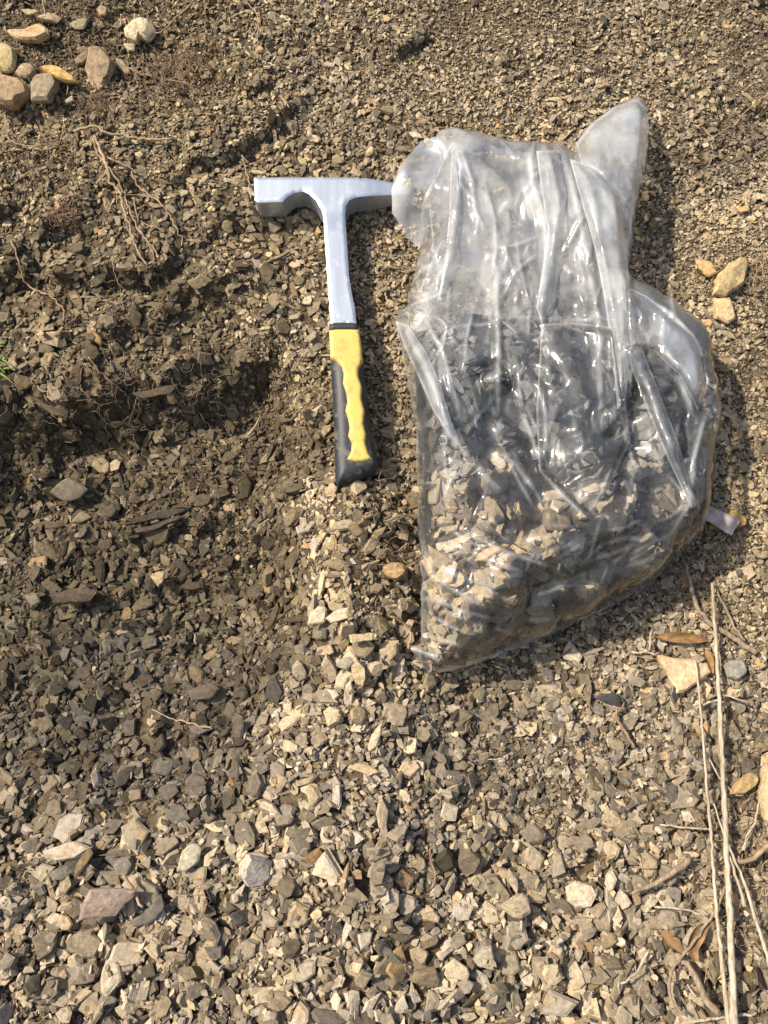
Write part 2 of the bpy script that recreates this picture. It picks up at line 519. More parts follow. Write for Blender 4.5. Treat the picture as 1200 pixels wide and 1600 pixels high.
# ------------------------------------------------------------------ ground sheet
def ground_axis(a, b, n, far):
    mid = np.linspace(a, b, n)
    g = np.array([0.02, 0.06, 0.14, 0.3, 0.6, 1.2, 2.5, 5, 10, far])
    return np.r_[a - g[::-1], mid, b + g]
gu = ground_axis(U0, U1, 330, 40.0); gv = ground_axis(V0, V1, 380, 40.0)
GU, GV = np.meshgrid(gu, gv)
GW = Hbase(np.clip(GU, -3, 3), np.clip(GV, -3, 3)) - 0.001
nu = len(gu); nv = len(gv)
ii, jj = np.meshgrid(np.arange(nu - 1), np.arange(nv - 1))
q = (jj * nu + ii).ravel()
me = mesh_from('hillside', np.stack([GU.ravel(), GV.ravel(), GW.ravel()], 1), np.stack([q, q + 1, q + nu + 1, q + nu], 1), mats=[M_SOIL], smooth=True)
link('hillside_ground', me, kind='structure', label='brown soil of the steep shale hillside under the loose chips')

# ------------------------------------------------------------------ shale chips: zones
# X, Y, median half-width (px), tilt (deg), albedo, warmth 0..1, flatness
ANCH = np.array([
    (700, 60, 4.2, 20, .235, .75, .35), (950, 80, 4.2, 20, .235, .75, .35), (1150, 90, 4.6, 22, .19, .7, .35),
    (500, 150, 4.8, 20, .225, .7, .35), (300, 120, 4.6, 28, .19, .7, .35), (80, 70, 4.0, 26, .15, .6, .35),
    (80, 250, 5.0, 20, .20, .65, .3), (300, 230, 6.5, 18, .215, .6, .3), (60, 420, 8.5, 20, .165, .55, .3),
    (250, 420, 8.0, 20, .175, .55, .3), (400, 430, 8.5, 18, .21, .62, .3), (460, 300, 7.5, 18, .20, .65, .3),
    (600, 420, 5.5, 20, .21, .75, .35), (480, 520, 8.0, 18, .20, .6, .3), (600, 600, 5.5, 22, .225, .75, .35),
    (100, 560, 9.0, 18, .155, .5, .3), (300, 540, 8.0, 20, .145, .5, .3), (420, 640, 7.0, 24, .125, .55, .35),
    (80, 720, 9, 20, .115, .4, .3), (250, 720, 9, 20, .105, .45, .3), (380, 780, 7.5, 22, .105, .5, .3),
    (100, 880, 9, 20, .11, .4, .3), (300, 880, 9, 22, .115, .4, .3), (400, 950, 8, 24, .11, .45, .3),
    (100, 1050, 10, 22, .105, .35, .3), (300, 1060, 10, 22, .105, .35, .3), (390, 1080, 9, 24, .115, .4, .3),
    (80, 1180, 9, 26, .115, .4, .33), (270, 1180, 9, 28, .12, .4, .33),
    (500, 800, 8.5, 28, .26, .7, .4), (590, 800, 6.0, 30, .225, .85, .4), (520, 920, 12, 28, .28, .65, .4),
    (620, 920, 8, 30, .21, .8, .4), (560, 1050, 12, 28, .275, .6, .4), (450, 1120, 11, 30, .27, .55, .38),
    (560, 1200, 13, 30, .27, .5, .42), (420, 1300, 13, 32, .27, .5, .42), (200, 1330, 13, 32, .265, .45, .4),
    (60, 1320, 12, 30, .255, .45, .35), (80, 1480, 13, 26, .255, .5, .4), (300, 1480, 12, 28, .26, .5, .42),
    (500, 1480, 13, 30, .27, .5, .45), (700, 1450, 14, 30, .27, .5, .45), (700, 1300, 13, 30, .25, .5, .42),
    (720, 1150, 10, 22, .21, .5, .38), (860, 1130, 8.5, 14, .23, .5, .35), (960, 1080, 8, 14, .215, .5, .35),
    (900, 1250, 8.5, 14, .235, .52, .35), (1030, 1200, 8.0, 16, .22, .5, .35), (880, 1400, 13, 28, .28, .6, .45),
    (1000, 1350, 9.5, 20, .28, .65, .4), (1030, 1500, 12, 26, .27, .6, .42), (900, 1560, 15, 28, .26, .55, .45),
    (600, 1580, 14, 28, .26, .5, .45), (300, 1580, 13, 26, .255, .5, .45), (1150, 1250, 7, 22, .19, .55, .38),
    (1160, 1420, 6.5, 24, .22, .65, .4), (1160, 1560, 8, 24, .22, .65, .4), (1150, 1100, 7, 20, .205, .55, .35),
    (1150, 930, 5.5, 20, .225, .75, .35), (1160, 750, 5.2, 18, .255, .85, .35), (1150, 600, 4.8, 18, .24, .85, .35),
    (1060, 380, 4.6, 20, .22, .75, .35), (1120, 250, 5.0, 22, .165, .6, .35), (1150, 350, 4.2, 18, .30, .8, .35),
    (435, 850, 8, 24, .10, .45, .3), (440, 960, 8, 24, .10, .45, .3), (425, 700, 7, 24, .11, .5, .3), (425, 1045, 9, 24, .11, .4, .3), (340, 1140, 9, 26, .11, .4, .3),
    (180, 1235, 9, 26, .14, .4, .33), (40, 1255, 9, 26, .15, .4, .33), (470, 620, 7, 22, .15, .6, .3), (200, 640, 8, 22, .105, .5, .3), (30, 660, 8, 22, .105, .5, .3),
    (1180, 470, 5, 18, .25, .8, .35), (850, 200, 4.4, 20, .225, .75, .35), (850, 500, 5, 20, .2, .7, .35), (850, 800, 7, 20, .2, .6, .35)], float)
ANCH[:, 2] = np.where(ANCH[:, 2] > 8, 8 + (ANCH[:, 2] - 8) * 0.42, ANCH[:, 2]) * 0.95
ANCH[:, 2] = np.where((ANCH[:, 2] < 5.3), ANCH[:, 2] * 0.74, np.where(ANCH[:, 1] < 1000, ANCH[:, 2] * 0.9, ANCH[:, 2]))
ANCH[:, 4] = np.where(ANCH[:, 4] < .13, ANCH[:, 4] * 0.74, np.where(ANCH[:, 4] > .25, ANCH[:, 4] * 1.10, ANCH[:, 4]))  # hollow chips: dark damp shale, with the hollow's shade also put into albedo
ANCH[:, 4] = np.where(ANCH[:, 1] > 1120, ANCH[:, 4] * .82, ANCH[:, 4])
ANCH[:, 3] = np.where(ANCH[:, 2] < 5.5, ANCH[:, 3] + 10, ANCH[:, 3] + 4)
_u = (ANCH[:, 0] > 690) & (ANCH[:, 1] > 1040) & (ANCH[:, 1] < 1310)
ANCH[:, 2] = np.where(_u, ANCH[:, 2] * .78, ANCH[:, 2])
_b = ANCH[:, 1] > 1120
ANCH[:, 5] = np.where(_b, ANCH[:, 5] - .02, ANCH[:, 5])
ANCH[:, 6] = np.where(ANCH[:, 6] > .34, .27 + (ANCH[:, 6] - .34) * .5, .26)
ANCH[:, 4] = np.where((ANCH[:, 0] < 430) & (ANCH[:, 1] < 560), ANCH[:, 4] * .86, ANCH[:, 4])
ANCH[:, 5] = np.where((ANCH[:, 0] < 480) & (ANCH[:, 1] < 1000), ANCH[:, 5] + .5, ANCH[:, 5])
AX, AY = ANCH[:, 0], ANCH[:, 1]

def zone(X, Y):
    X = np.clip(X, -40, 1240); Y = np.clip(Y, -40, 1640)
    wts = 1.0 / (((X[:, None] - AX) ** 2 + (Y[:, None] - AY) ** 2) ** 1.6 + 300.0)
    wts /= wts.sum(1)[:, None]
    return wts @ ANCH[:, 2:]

# ------------------------------------------------------------------ chip prototypes
def chip_proto(r, n, rings, seed):
    g = np.random.default_rng(seed)
    a = np.sort((np.arange(n) + g.uniform(-0.36, 0.36, n)) / n * 2 * np.pi)
    rad = g.uniform(0.66, 1.18, n)
    base = np.stack([np.cos(a) * rad, np.sin(a) * rad], 1)
    tilt = g.normal(0, 0.16, 2)
    V = []; F = []
    if rings == 2:
        prof = [(0.0, g.uniform(0.86, 1.0)), (1.0, g.uniform(0.82, 0.98))]
    elif rings == 3:
        prof = [(0.0, g.uniform(0.82, 0.95)), (g.uniform(0.35, 0.65), 1.0), (1.0, g.uniform(0.74, 0.93))]
    else:
        prof = [(0.0, g.uniform(0.80, 0.95)), (0.30, g.uniform(.94, 1.0)), (0.42, g.uniform(0.9, 1.0)), (0.86, g.uniform(0.86, .95)), (1.0, g.uniform(0.68, 0.82))]
    sh = np.zeros(2)
    for k, (z, s) in enumerate(prof):
        sh = sh + g.normal(0, 0.045, 2)
        j = g.normal(0, 0.035 if rings > 2 else 0.02, (n, 2))
        p = base * s * (1 + j) + sh
        zz = np.full(n, z) + (g.normal(0, 0.07, n) if k else 0) + (p @ tilt if k else 0)
        V.append(np.c_[p, zz])
    V = np.vstack(V)
    K = len(prof)
    for k in range(K - 1):
        for j in range(n):
            p0 = k * n + j; p1 = k * n + (j + 1) % n
            F += [(p0, p1, p1 + n), (p0, p1 + n, p0 + n)]
    t0 = (K - 1) * n
    if rings >= 3:
        c = V[t0:].mean(0) + np.r_[g.normal(0, 0.15, 2), g.normal(0.03, 0.08)]
        V = np.vstack([V, c])
        F += [(len(V) - 1, t0 + j, t0 + (j + 1) % n) for j in range(n)]
    else:
        F += [(t0, t0 + j, t0 + j + 1) for j in range(1, n - 1)]
    return V, np.array(F)

TINY = [chip_proto(1, 4 + k % 3, 2, 100 + k) for k in range(36)]
MEDI = [chip_proto(1, 4 + k % 4, 3, 200 + k) for k in range(90)]
BIGS = [chip_proto(1, 5 + k % 4, 5, 300 + k) for k in range(90)]

class Chips:
    def __init__(self):
        self.pos = []; self.R = []; self.S = []; self.k = []; self.col = []
    def arrays(self):
        return tuple(np.concatenate(a) for a in (self.pos, self.R, self.S, self.k, self.col))
    def geometry(self, protos):
        pos, Rm, S, k, col = self.arrays()
        VV_, FF_, CC_, LL_ = [], [], [], []; off = 0
        for i, (V, F) in enumerate(protos):
            m = np.where(k == i)[0]
            if not len(m):
                continue
            W = V[None] * S[m][:, None, :]
            P = np.einsum('nij,nvj->nvi', Rm[m], W) + pos[m][:, None, :]
            LL_.append((W + rng.uniform(-5, 5, (len(m), 1, 3))).reshape(-1, 3))
            VV_.append(P.reshape(-1, 3))
            FF_.append((F[None] + (off + np.arange(len(m)) * len(V))[:, None, None]).reshape(-1, 3))
            CC_.append(np.repeat(col[m], len(V), 0))
            off += len(m) * len(V)
        return np.vstack(VV_), np.vstack(FF_), np.vstack(CC_), np.vstack(LL_)

_disc = {}
def disc(k):
    if k not in _disc:
        y, x = np.mgrid[-k:k + 1, -k:k + 1]
        _disc[k] = ((x * x + y * y) <= (k + 0.3) ** 2, x * DS, y * DS)
    return _disc[k]

def deposit(Hm, u, v, r, th, tx, ty, q=0.6, follow=0.8, lim=1.0, sink=0.2):
    """rest a chip of half-width r and thickness th on the height map; returns base height and plane"""
    k = max(1, int(r * 0.8 / DS + 0.5))
    iu = int((u - U0) / DS + 0.5); iv = int((v - V0) / DS + 0.5)
    if iu - k < 0 or iv - k < 0 or iu + k >= NU or iv + k >= NV:
        return None
    win = Hm[iv - k:iv + k + 1, iu - k:iu + k + 1]
    m, dx, dy = disc(k)
    gx = (win[:, k + 1:].mean() - win[:, :k].mean()) / ((k + 1) * DS)
    gy = (win[k + 1:].mean() - win[:k].mean()) / ((k + 1) * DS)
    gx = min(lim, max(-lim, gx * follow)) + tx
    gy = min(lim, max(-lim, gy * follow)) + ty
    pl = gx * dx + gy * dy
    df = np.sort((win - pl)[m])
    z0 = df[int(q * (len(df) - 1))] - sink * th
    np.maximum(win, np.where(m, pl + z0 + th, -9), out=win)
    return z0, gx, gy

def frames(gx, gy, yaw):
    n = np.stack([-gx, -gy, np.ones_like(gx)], 1); n /= np.linalg.norm(n, axis=1)[:, None]
    a = np.stack([np.cos(yaw), np.sin(yaw), 0 * yaw], 1)
    a = a - n * (a * n).sum(1)[:, None]; a /= np.linalg.norm(a, axis=1)[:, None]
    return np.stack([a, np.cross(n, a), n], 2)

def frame_of(gx, gy, yaw):
    return frames(np.array([gx]), np.array([gy]), np.array([yaw]))[0]

TAN = np.array([1.26, 0.975, 0.59]); GREY = np.array([1.11, 0.955, 0.765])
def chip_colours(alb, warm, spread=0.42):
    n = len(alb)
    t = np.clip(warm + rng.normal(0, 0.25, n), 0, 1)[:, None]
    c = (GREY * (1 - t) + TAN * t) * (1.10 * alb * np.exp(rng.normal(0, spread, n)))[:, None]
    x = rng.random(n)
    c[x < 0.018] *= np.array([1.12, 0.95, 0.74])                     # rusty
    c[(x > 0.022) & (x < 0.07)] *= np.array([0.55, 0.56, 0.60])     # fresh dark
    c[(x > 0.07) & (x < 0.12)] *= np.array([1.35, 1.37, 1.42])      # bleached
    c[(x > 0.12) & (x < 0.17)] *= np.array([0.92, 0.97, 1.06])      # blue-grey
    return np.maximum(c / np.maximum(1, c.max(1) / 0.52)[:, None], 0.012)

def scatter(n_try, box, rmul, cov, sig):
    """positions with density ~ cov / (pi r^2); returns X, Y, r, zone rows"""
    x0, y0, x1, y1 = box
    X = rng.uniform(x0, x1, n_try); Y = rng.uniform(y0, y1, n_try)
    Z = zone(X, Y)
    r = Z[:, 0] * rmul * np.exp(np.clip(0.85 * vnoise(X / 75.0, Y / 60.0, 61) + 0.6 * vnoise(X / 26.0, Y / 22.0, 62), -.55, .5))
    Z[:, 2] *= np.exp(0.35 * vnoise(X / 90.0, Y / 70.0, 63))
    out = np.maximum(np.maximum(-X, X - 1200), np.maximum(-Y, Y - 1600))
    r = r * (1 + 0.9 * sstep(30, 160, out))
    dens = cov / (np.pi * r * r)
    keep = rng.random(n_try) < dens * (x1 - x0) * (y1 - y0) / n_try
    r = np.minimum(r * np.exp(rng.normal(0, sig, n_try)), np.where(Y < 480, 10.0, 17.0) * (1 + sstep(30, 160, out)))
    return X[keep], Y[keep], r[keep], Z[keep]

MPX = DIST / FPX    # metres per pixel near the middle of the frame
def drop_uv(ch, nP, Hm, P, r, tilt, alb, warm, flat, q=0.6, thick=1.0, follow=0.8, lim=1.0, tint=None):
    n = len(r)
    rm = r * MPX
    asp = np.exp(rng.normal(0, 0.27, n))
    th = rm * np.maximum(0.15, flat * np.exp(rng.normal(0, 0.45, n))) * thick
    tl = np.tan(np.radians(np.minimum(tilt * np.abs(rng.normal(0, 0.75, n)) + 2, 62)))
    az = rng.uniform(0, 2 * math.pi, n)
    tx = tl * np.cos(az); ty = tl * np.sin(az)
    z = np.full((n, 3), np.nan)
    for i in range(n):
        d = deposit(Hm, P[i, 0], P[i, 1], rm[i], th[i], tx[i], ty[i], q, follow, lim)
        if d is not None:
            z[i] = d
    ok = ~np.isnan(z[:, 0])
    z = z[ok]; rm = rm[ok]; asp = asp[ok]
    k = len(z)
    ch.pos.append(np.c_[P[ok][:, 0], P[ok][:, 1], z[:, 0]])
    ch.R.append(frames(z[:, 1], z[:, 2], rng.uniform(0, 6.283, k)))
    ch.S.append(np.c_[rm * asp, rm / asp, th[ok]])
    ch.k.append(rng.integers(0, nP, k))
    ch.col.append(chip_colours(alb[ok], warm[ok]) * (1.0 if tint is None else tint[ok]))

def drop(ch, protos, Hm, X, Y, r, Z, tiltmul=1.0, q=0.6, thick=1.0, follow=0.8):
    drop_uv(ch, len(protos), Hm, px(X, Y, 0.0), r, Z[:, 1] * tiltmul, Z[:, 2], Z[:, 3], Z[:, 4], q, thick, follow)

BOX = (-330, -330, 1530, 1930)
fine = Chips()
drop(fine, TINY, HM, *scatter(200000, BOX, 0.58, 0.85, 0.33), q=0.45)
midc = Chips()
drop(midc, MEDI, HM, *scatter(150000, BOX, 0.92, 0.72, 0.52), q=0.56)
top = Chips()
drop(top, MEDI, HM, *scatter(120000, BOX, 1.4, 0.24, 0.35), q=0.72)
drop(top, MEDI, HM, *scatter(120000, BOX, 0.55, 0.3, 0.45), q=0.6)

V1_, F1_, C1_, L1_ = fine.geometry(TINY)
me = mesh_from('shale_grit', V1_, F1_, C1_, L1_, [M_SHALE])
link('shale_grit', me, kind='stuff', label='fine brown shale grit covering the whole hillside', cat='grit')
Va, Fa, Ca, La = midc.geometry(MEDI)
Vb, Fb, Cb_, Lb = top.geometry(MEDI)
me = mesh_from('shale_scree', np.vstack([Va, Vb]), np.vstack([Fa, Fb + len(Va)]), np.vstack([Ca, Cb_]), np.vstack([La, Lb]), [M_SHALE])
link('shale_scree', me, kind='stuff', label='loose small brown-grey shale chips lying all over the slope', cat='scree')

# ------------------------------------------------------------------ the larger chips, one object each
RANK = ['largest', 'second largest', 'third largest', 'fourth largest', 'fifth largest', 'sixth largest', 'seventh largest', 'eighth largest', 'ninth largest', 'tenth largest', 'eleventh largest', 'twelfth largest', 'thirteenth largest', 'fourteenth largest', 'fifteenth largest']
def region_of(X, Y):
    if poly_sdf(np.array([X]), np.array([Y]), PIT)[0] < 0:
        return (('high' if Y < 800 else 'midway' if Y < 960 else 'low') + ' in the dark hollow ' + ('beside the scree tongue' if X > 230 else 'by the photo edge'), 'shale chips in the dark hollow')
    if Y < 560:
        return ('on the bank beside the hammer head', 'shale chips on the broken bank') if X > 300 else ('on the bank below the roots', 'shale chips on the broken bank')
    if Y < 760:
        return 'around the hammer handle', 'shale chips around the hammer'
    if Y < 960 and X < 660:
        return 'just below the hammer butt', 'shale chips on the scree tongue'
    if Y < 1150 and X < 700:
        return 'on the scree beside the lowest bag corner', 'shale chips on the scree tongue'
    if X > 700 and Y < 1310:
        return 'on the packed grit under the bag', 'shale chips under the bag'
    if X > 960:
        return 'beside the dry stalks', 'shale chips beside the dry stalks'
    if X > 640:
        return 'on the coarse scree below the bag', 'shale chips on the coarse scree'
    if X > 330:
        return ('on coarse scree straight below the hammer', 'shale chips on the coarse scree') if Y > 1150 else ('at the hollow rim', 'shale chips on the scree tongue')
    return ('along the lower rim of the hollow', 'shale chips in the lower left') if Y < 1400 else ('in the lower left corner', 'shale chips in the lower left')

ORD = []
def big_chip(Hm, X, Y, rp, shape, alb, warm, tilt, region=None, q=0.75, follow=0.8, P=None, tint=1.0):
    g = rng
    P = px(X, Y, 0.0) if P is None else P
    rm = rp * MPX
    if shape == 'slab':
        asp = math.exp(abs(g.normal(0.12, 0.12))); th = rm * g.uniform(0.13, 0.26)
    elif shape == 'splinter':
        asp = g.uniform(1.5, 1.9); th = rm * g.uniform(0.25, 0.4)
    else:
        asp = math.exp(g.normal(0.08, 0.1)); th = rm * g.uniform(0.4, 0.65)
    tl = math.tan(R(tilt * abs(g.normal(0, 0.7)) + 3)); az = g.uniform(0, 6.283)
    d = deposit(Hm, P[0], P[1], rm, th, tl * math.cos(az), tl * math.sin(az), q, follow)
    if d is None:
        return
    c = chip_colours(np.array([alb]), np.array([warm]))[0] * tint
    V, F = BIGS[int(g.integers(len(BIGS)))]
    W = V * np.array([rm * asp, rm / asp, th])
    Rm = frame_of(d[1], d[2], g.uniform(0, 6.283))
    W2 = W @ Rm.T
    me = mesh_from('shale_chip', W2, F, c, W + g.uniform(-5, 5, 3), [M_SHALE])
    o = link('shale_chip', me, (P[0], P[1], d[0]), cat='shale chip')
    lum = c @ np.array([.3, .6, .1])
    if c[2] / c[0] < 0.56:
        cn = 'rusty'
    elif lum > 0.30:
        cn = 'pale cream'
    elif lum > 0.19:
        cn = 'tan' if c[2] / c[0] < 0.76 else 'light grey'
    elif lum > 0.105:
        cn = 'brown' if c[2] / c[0] < 0.76 else 'grey'
    else:
        cn = 'dark grey'
    reg = region or region_of(X, Y)
    sn = {'slab': 'flat', 'splinter': 'splintery', 'block': 'blocky'}[shape]
    ORD.append((o, cn, sn, reg, rm * rm))

def sample_big(n, box, poly=None):
    out = []
    while len(out) < n:
        X = rng.uniform(box[0], box[2]); Y = rng.uniform(box[1], box[3])
        if poly is not None and poly_sdf(np.array([X]), np.array([Y]), poly)[0] > -8:
            continue
        if all((X - a) ** 2 + (Y - b) ** 2 > 900 for a, b in out):
            out.append((X, Y))
    return out
BAGPOLY = [(655, 222), (680, 211), (715, 210), (760, 219), (800, 232), (835, 236), (870, 232), (888, 243), (896, 250), (900, 222),
           (925, 190), (960, 165), (995, 153), (1012, 165), (1016, 195), (1008, 250), (998, 300), (988, 370), (978, 440), (1010, 460),
           (1045, 492), (1080, 520), (1096, 548), (1103, 600), (1113, 650), (1108, 700), (1098, 770), (1088, 840), (1050, 880),
           (1000, 922), (940, 955), (880, 983), (810, 1012), (750, 1035), (705, 1048), (668, 1053), (652, 1035), (640, 1012),
           (656, 1005), (657, 930), (654, 850), (652, 760), (650, 680), (640, 610), (628, 550), (617, 503), (636, 484), (645, 440),
           (656, 388), (632, 372), (612, 345), (612, 320), (625, 285), (638, 245)]
def clear_of_bag(X, Y):
    return poly_sdf(np.array([X]), np.array([Y]), BAGPOLY)[0] > 6 and not (500 < X < 595 and 260 < Y < 770) and not (395 < X < 640 and 265 < Y < 345)

for (n, box, r0, r1, kinds) in [
        (26, (20, 640, 440, 880), 13, 22, 'ssspb'), (34, (20, 880, 440, 1160), 14, 26, 'ssspb'),
        (16, (0, 400, 300, 620), 13, 20, 'ssb'), (10, (300, 330, 500, 560), 13, 19, 'ssb'),
        (24, (440, 760, 650, 1010), 13, 22, 'ssbbp'), (18, (420, 1010, 690, 1150), 15, 23, 'sbbp'),
        (30, (0, 1200, 330, 1400), 15, 27, 'sspb'), (26, (0, 1400, 330, 1590), 15, 26, 'ssb'),
        (36, (330, 1150, 660, 1590), 16, 27, 'sbbp'), (32, (660, 1300, 960, 1590), 16, 28, 'sbb'),
        (18, (700, 1060, 1060, 1300), 12, 19, 'ss'), (12, (960, 1320, 1100, 1590), 13, 22, 'sbb')]:
    for X, Y in sample_big(n, box):
        if not clear_of_bag(X, Y):
            continue
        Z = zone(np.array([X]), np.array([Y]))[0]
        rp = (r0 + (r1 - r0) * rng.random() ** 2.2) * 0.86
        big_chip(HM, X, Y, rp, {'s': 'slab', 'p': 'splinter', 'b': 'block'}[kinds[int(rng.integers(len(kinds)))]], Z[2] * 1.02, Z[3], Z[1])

# sprinkle a little grit over the big chips
grit = Chips()
drop(grit, TINY, HM, *scatter(90000, (-60, -60, 1260, 1660), 0.55, 0.10, 0.3), q=0.6)
Vg, Fg, Cg, Lg = grit.geometry(TINY)
me = mesh_from('loose_crumbs', Vg, Fg, Cg, Lg, [M_SHALE])
link('shale_crumbs', me, kind='stuff', label='tiny shale crumbs scattered on top of the larger chips', cat='crumbs')

# ------------------------------------------------------------------ bag of chips: contents
HMD = blur(dilate(HM, 3), 7)                      # smooth envelope of the scree
def px_poly(pts, ws):
    return px(np.array([p[0] for p in pts]), np.array([p[1] for p in pts]), np.array(ws))[:, :2]
GR = [(640, 530, .02), (660, 508, .03), (720, 498, .03), (850, 494, .03), (960, 512, .03), (1035, 556, .03), (1080, 620, .03), (1098, 700, .03), (1090, 775, .03),
      (1080, 832, .025), (1043, 876, .03), (993, 918, .025), (935, 950, .02), (878, 978, .02), (808, 1006, .015), (750, 1028, .015),
      (705, 1042, .012), (674, 1045, .012), (664, 1020, .012), (664, 930, .02), (660, 850, .03), (658, 760, .03), (656, 680, .03), (648, 610, .03)]
GFOOT = px_poly(GR, [g[2] for g in GR])
bx0, by0 = GFOOT.min(0) - 0.02; bx1, by1 = GFOOT.max(0) + 0.02
ci0 = int((bx0 - U0) / DS); ci1 = int((bx1 - U0) / DS); cj0 = int((by0 - V0) / DS); cj1 = int((by1 - V0) / DS)
CU, CV = np.meshgrid(U0 + DS * np.arange(ci0, ci1), V0 + DS * np.arange(cj0, cj1))
gd = np.maximum(-poly_sdf(CU, CV, GFOOT), 0)
# crest height falls up-slope (the free surface of the heap) and is rounded at the sides
gy_img = proj(CU, CV, 0.07)[1]
crest = np.interp(gy_img, [480, 560, 680, 770, 860, 960, 1060], [.030, .044, .064, .077, .074, .057, .034])
rr = np.clip(gd / 0.085, 0, 1)
gth = crest * np.sqrt(np.maximum(1 - (1 - rr) ** 2, 0)) * (1 + 0.05 * fbm(CU / 0.05, CV / 0.05, 4))
GB = HMD[cj0:cj1, ci0:ci1] + np.where(gd > 0, gth, -0.03)
HB = HM.copy()
HB[cj0:cj1, ci0:ci1] = np.maximum(HB[cj0:cj1, ci0:ci1], GB)
# core of the heap
sk_ = 3
sub = (slice(None, None, sk_), slice(None, None, sk_))
cu_, cv_, cw_ = CU[sub], CV[sub], GB[sub]
h_, w_ = cu_.shape
i_, j_ = np.meshgrid(np.arange(w_ - 1), np.arange(h_ - 1))
q_ = (j_ * w_ + i_).ravel()
qf = np.stack([q_, q_ + 1, q_ + w_ + 1, q_ + w_], 1)
inn = (gd[sub].ravel() > 0.001)
qf = qf[inn[qf].all(1)]
core_v = np.stack([cu_.ravel(), cv_.ravel(), cw_.ravel() - 0.003], 1)
core_f = np.vstack([qf[:, [0, 1, 2]], qf[:, [0, 2, 3]]])

def bag_points(n, inset):
    out = np.zeros((0, 2))
    while len(out) < n:
        p = np.stack([rng.uniform(bx0, bx1, n * 2), rng.uniform(by0, by1, n * 2)], 1)
        p = p[poly_sdf(p[:, 0], p[:, 1], GFOOT) < -inset]
        out = np.vstack([out, p])
    return out[:n]
bagc = Chips()
for n, r0, sg, tm, qq in ((2400, 6.0, 0.35, 20, 0.5), (1100, 13.0, 0.36, 18, 0.6), (900, 7.0, 0.4, 18, 0.6)):
    P = bag_points(n, 0.005)
    Yi = proj(P[:, 0], P[:, 1], 0.08)[1]
    fr_ = sstep(820, 640, Yi)
    drop_uv(bagc, len(MEDI), HB, P, r0 * np.exp(rng.normal(0, sg, n)), tm + 10 * fr_, 0.30 - 0.14 * fr_, 0.62 - 0.75 * fr_, np.full(n, .22), q=qq, follow=0.95, lim=3.0, tint=1 + fr_[:, None] * np.array([-.16, -.02, .22]))
Vc, Fc, Cc, Lc = bagc.geometry(MEDI)
nV = len(core_v)
me = mesh_from('crushed_shale', np.vstack([core_v, Vc]), np.vstack([core_f, Fc + nV]),
               np.vstack([np.tile([[.08, .07, .055]], (nV, 1)), Cc]), np.vstack([core_v, Lc]), [M_SHALE])
link('crushed_shale', me, kind='stuff', label='heap of small shale chips filling the clear bag', cat='shale chips')
pts_ = []
for P in bag_points(900, 0.012):
    if len(pts_) >= 58:
        break
    if all(np.hypot(*(P - b)) > 0.021 for b in pts_):
        pts_.append(P)
for P in pts_:
    X_, Y_ = proj(P[0], P[1], 0.08)
    f_ = float(sstep(820, 640, np.array(Y_)))
    reg = ('on top of the heap in the bag', 'shale chips in the clear bag') if Y_ < 740 else \
          (('pressed against the film low in the bag', 'shale chips in the clear bag') if Y_ > 870 else ('pressed against the film at mid-bag', 'shale chips in the clear bag'))
    big_chip(HB, X_, Y_, rng.uniform(14, 23), ['slab', 'slab', 'splinter', 'slab'][int(rng.integers(4))],
             0.31 - 0.13 * f_, 0.55 - 0.7 * f_, 12 + 12 * f_, region=reg, q=0.7, follow=0.95, P=P, tint=1 + f_ * np.array([-.16, -.02, .22]))

# labels of the single chips: colour, shape, place, and size order where several agree
groups = {}
for o, cn, sn, reg, a in ORD:
    groups.setdefault((cn, sn, reg), []).append((a, o))
for (cn, sn, reg), L in groups.items():
    L.sort(key=lambda t: -t[0])
    for k, (a, o) in enumerate(L):
        pre = '' if len(L) == 1 else (RANK[k] + ' ' if k < len(RANK) else 'small ')
        o['label'] = f'{pre}{cn} {sn} shale chip {reg[0]}'
        o['group'] = reg[1]

# ------------------------------------------------------------------ bag: polythene film
HBD = 0.45 * blur(dilate(HB, 7), 6) + 0.55 * blur(dilate(HB, 2), 2)
EDGEW = [.02] * 10 + [.03] * 8 + [.025, .03, .035, .04, .045, .05, .055, .055, .05, .045, .03] + [.02] * 5 + [.012] * 5 + [.012] * 2 + [.02, .025, .03, .03, .03] + [.025] * 3 + [.025] * 9
EDGEW = [min(e_, .023) for e_ in (EDGEW + [.02] * 60)[:len(BAGPOLY)]]

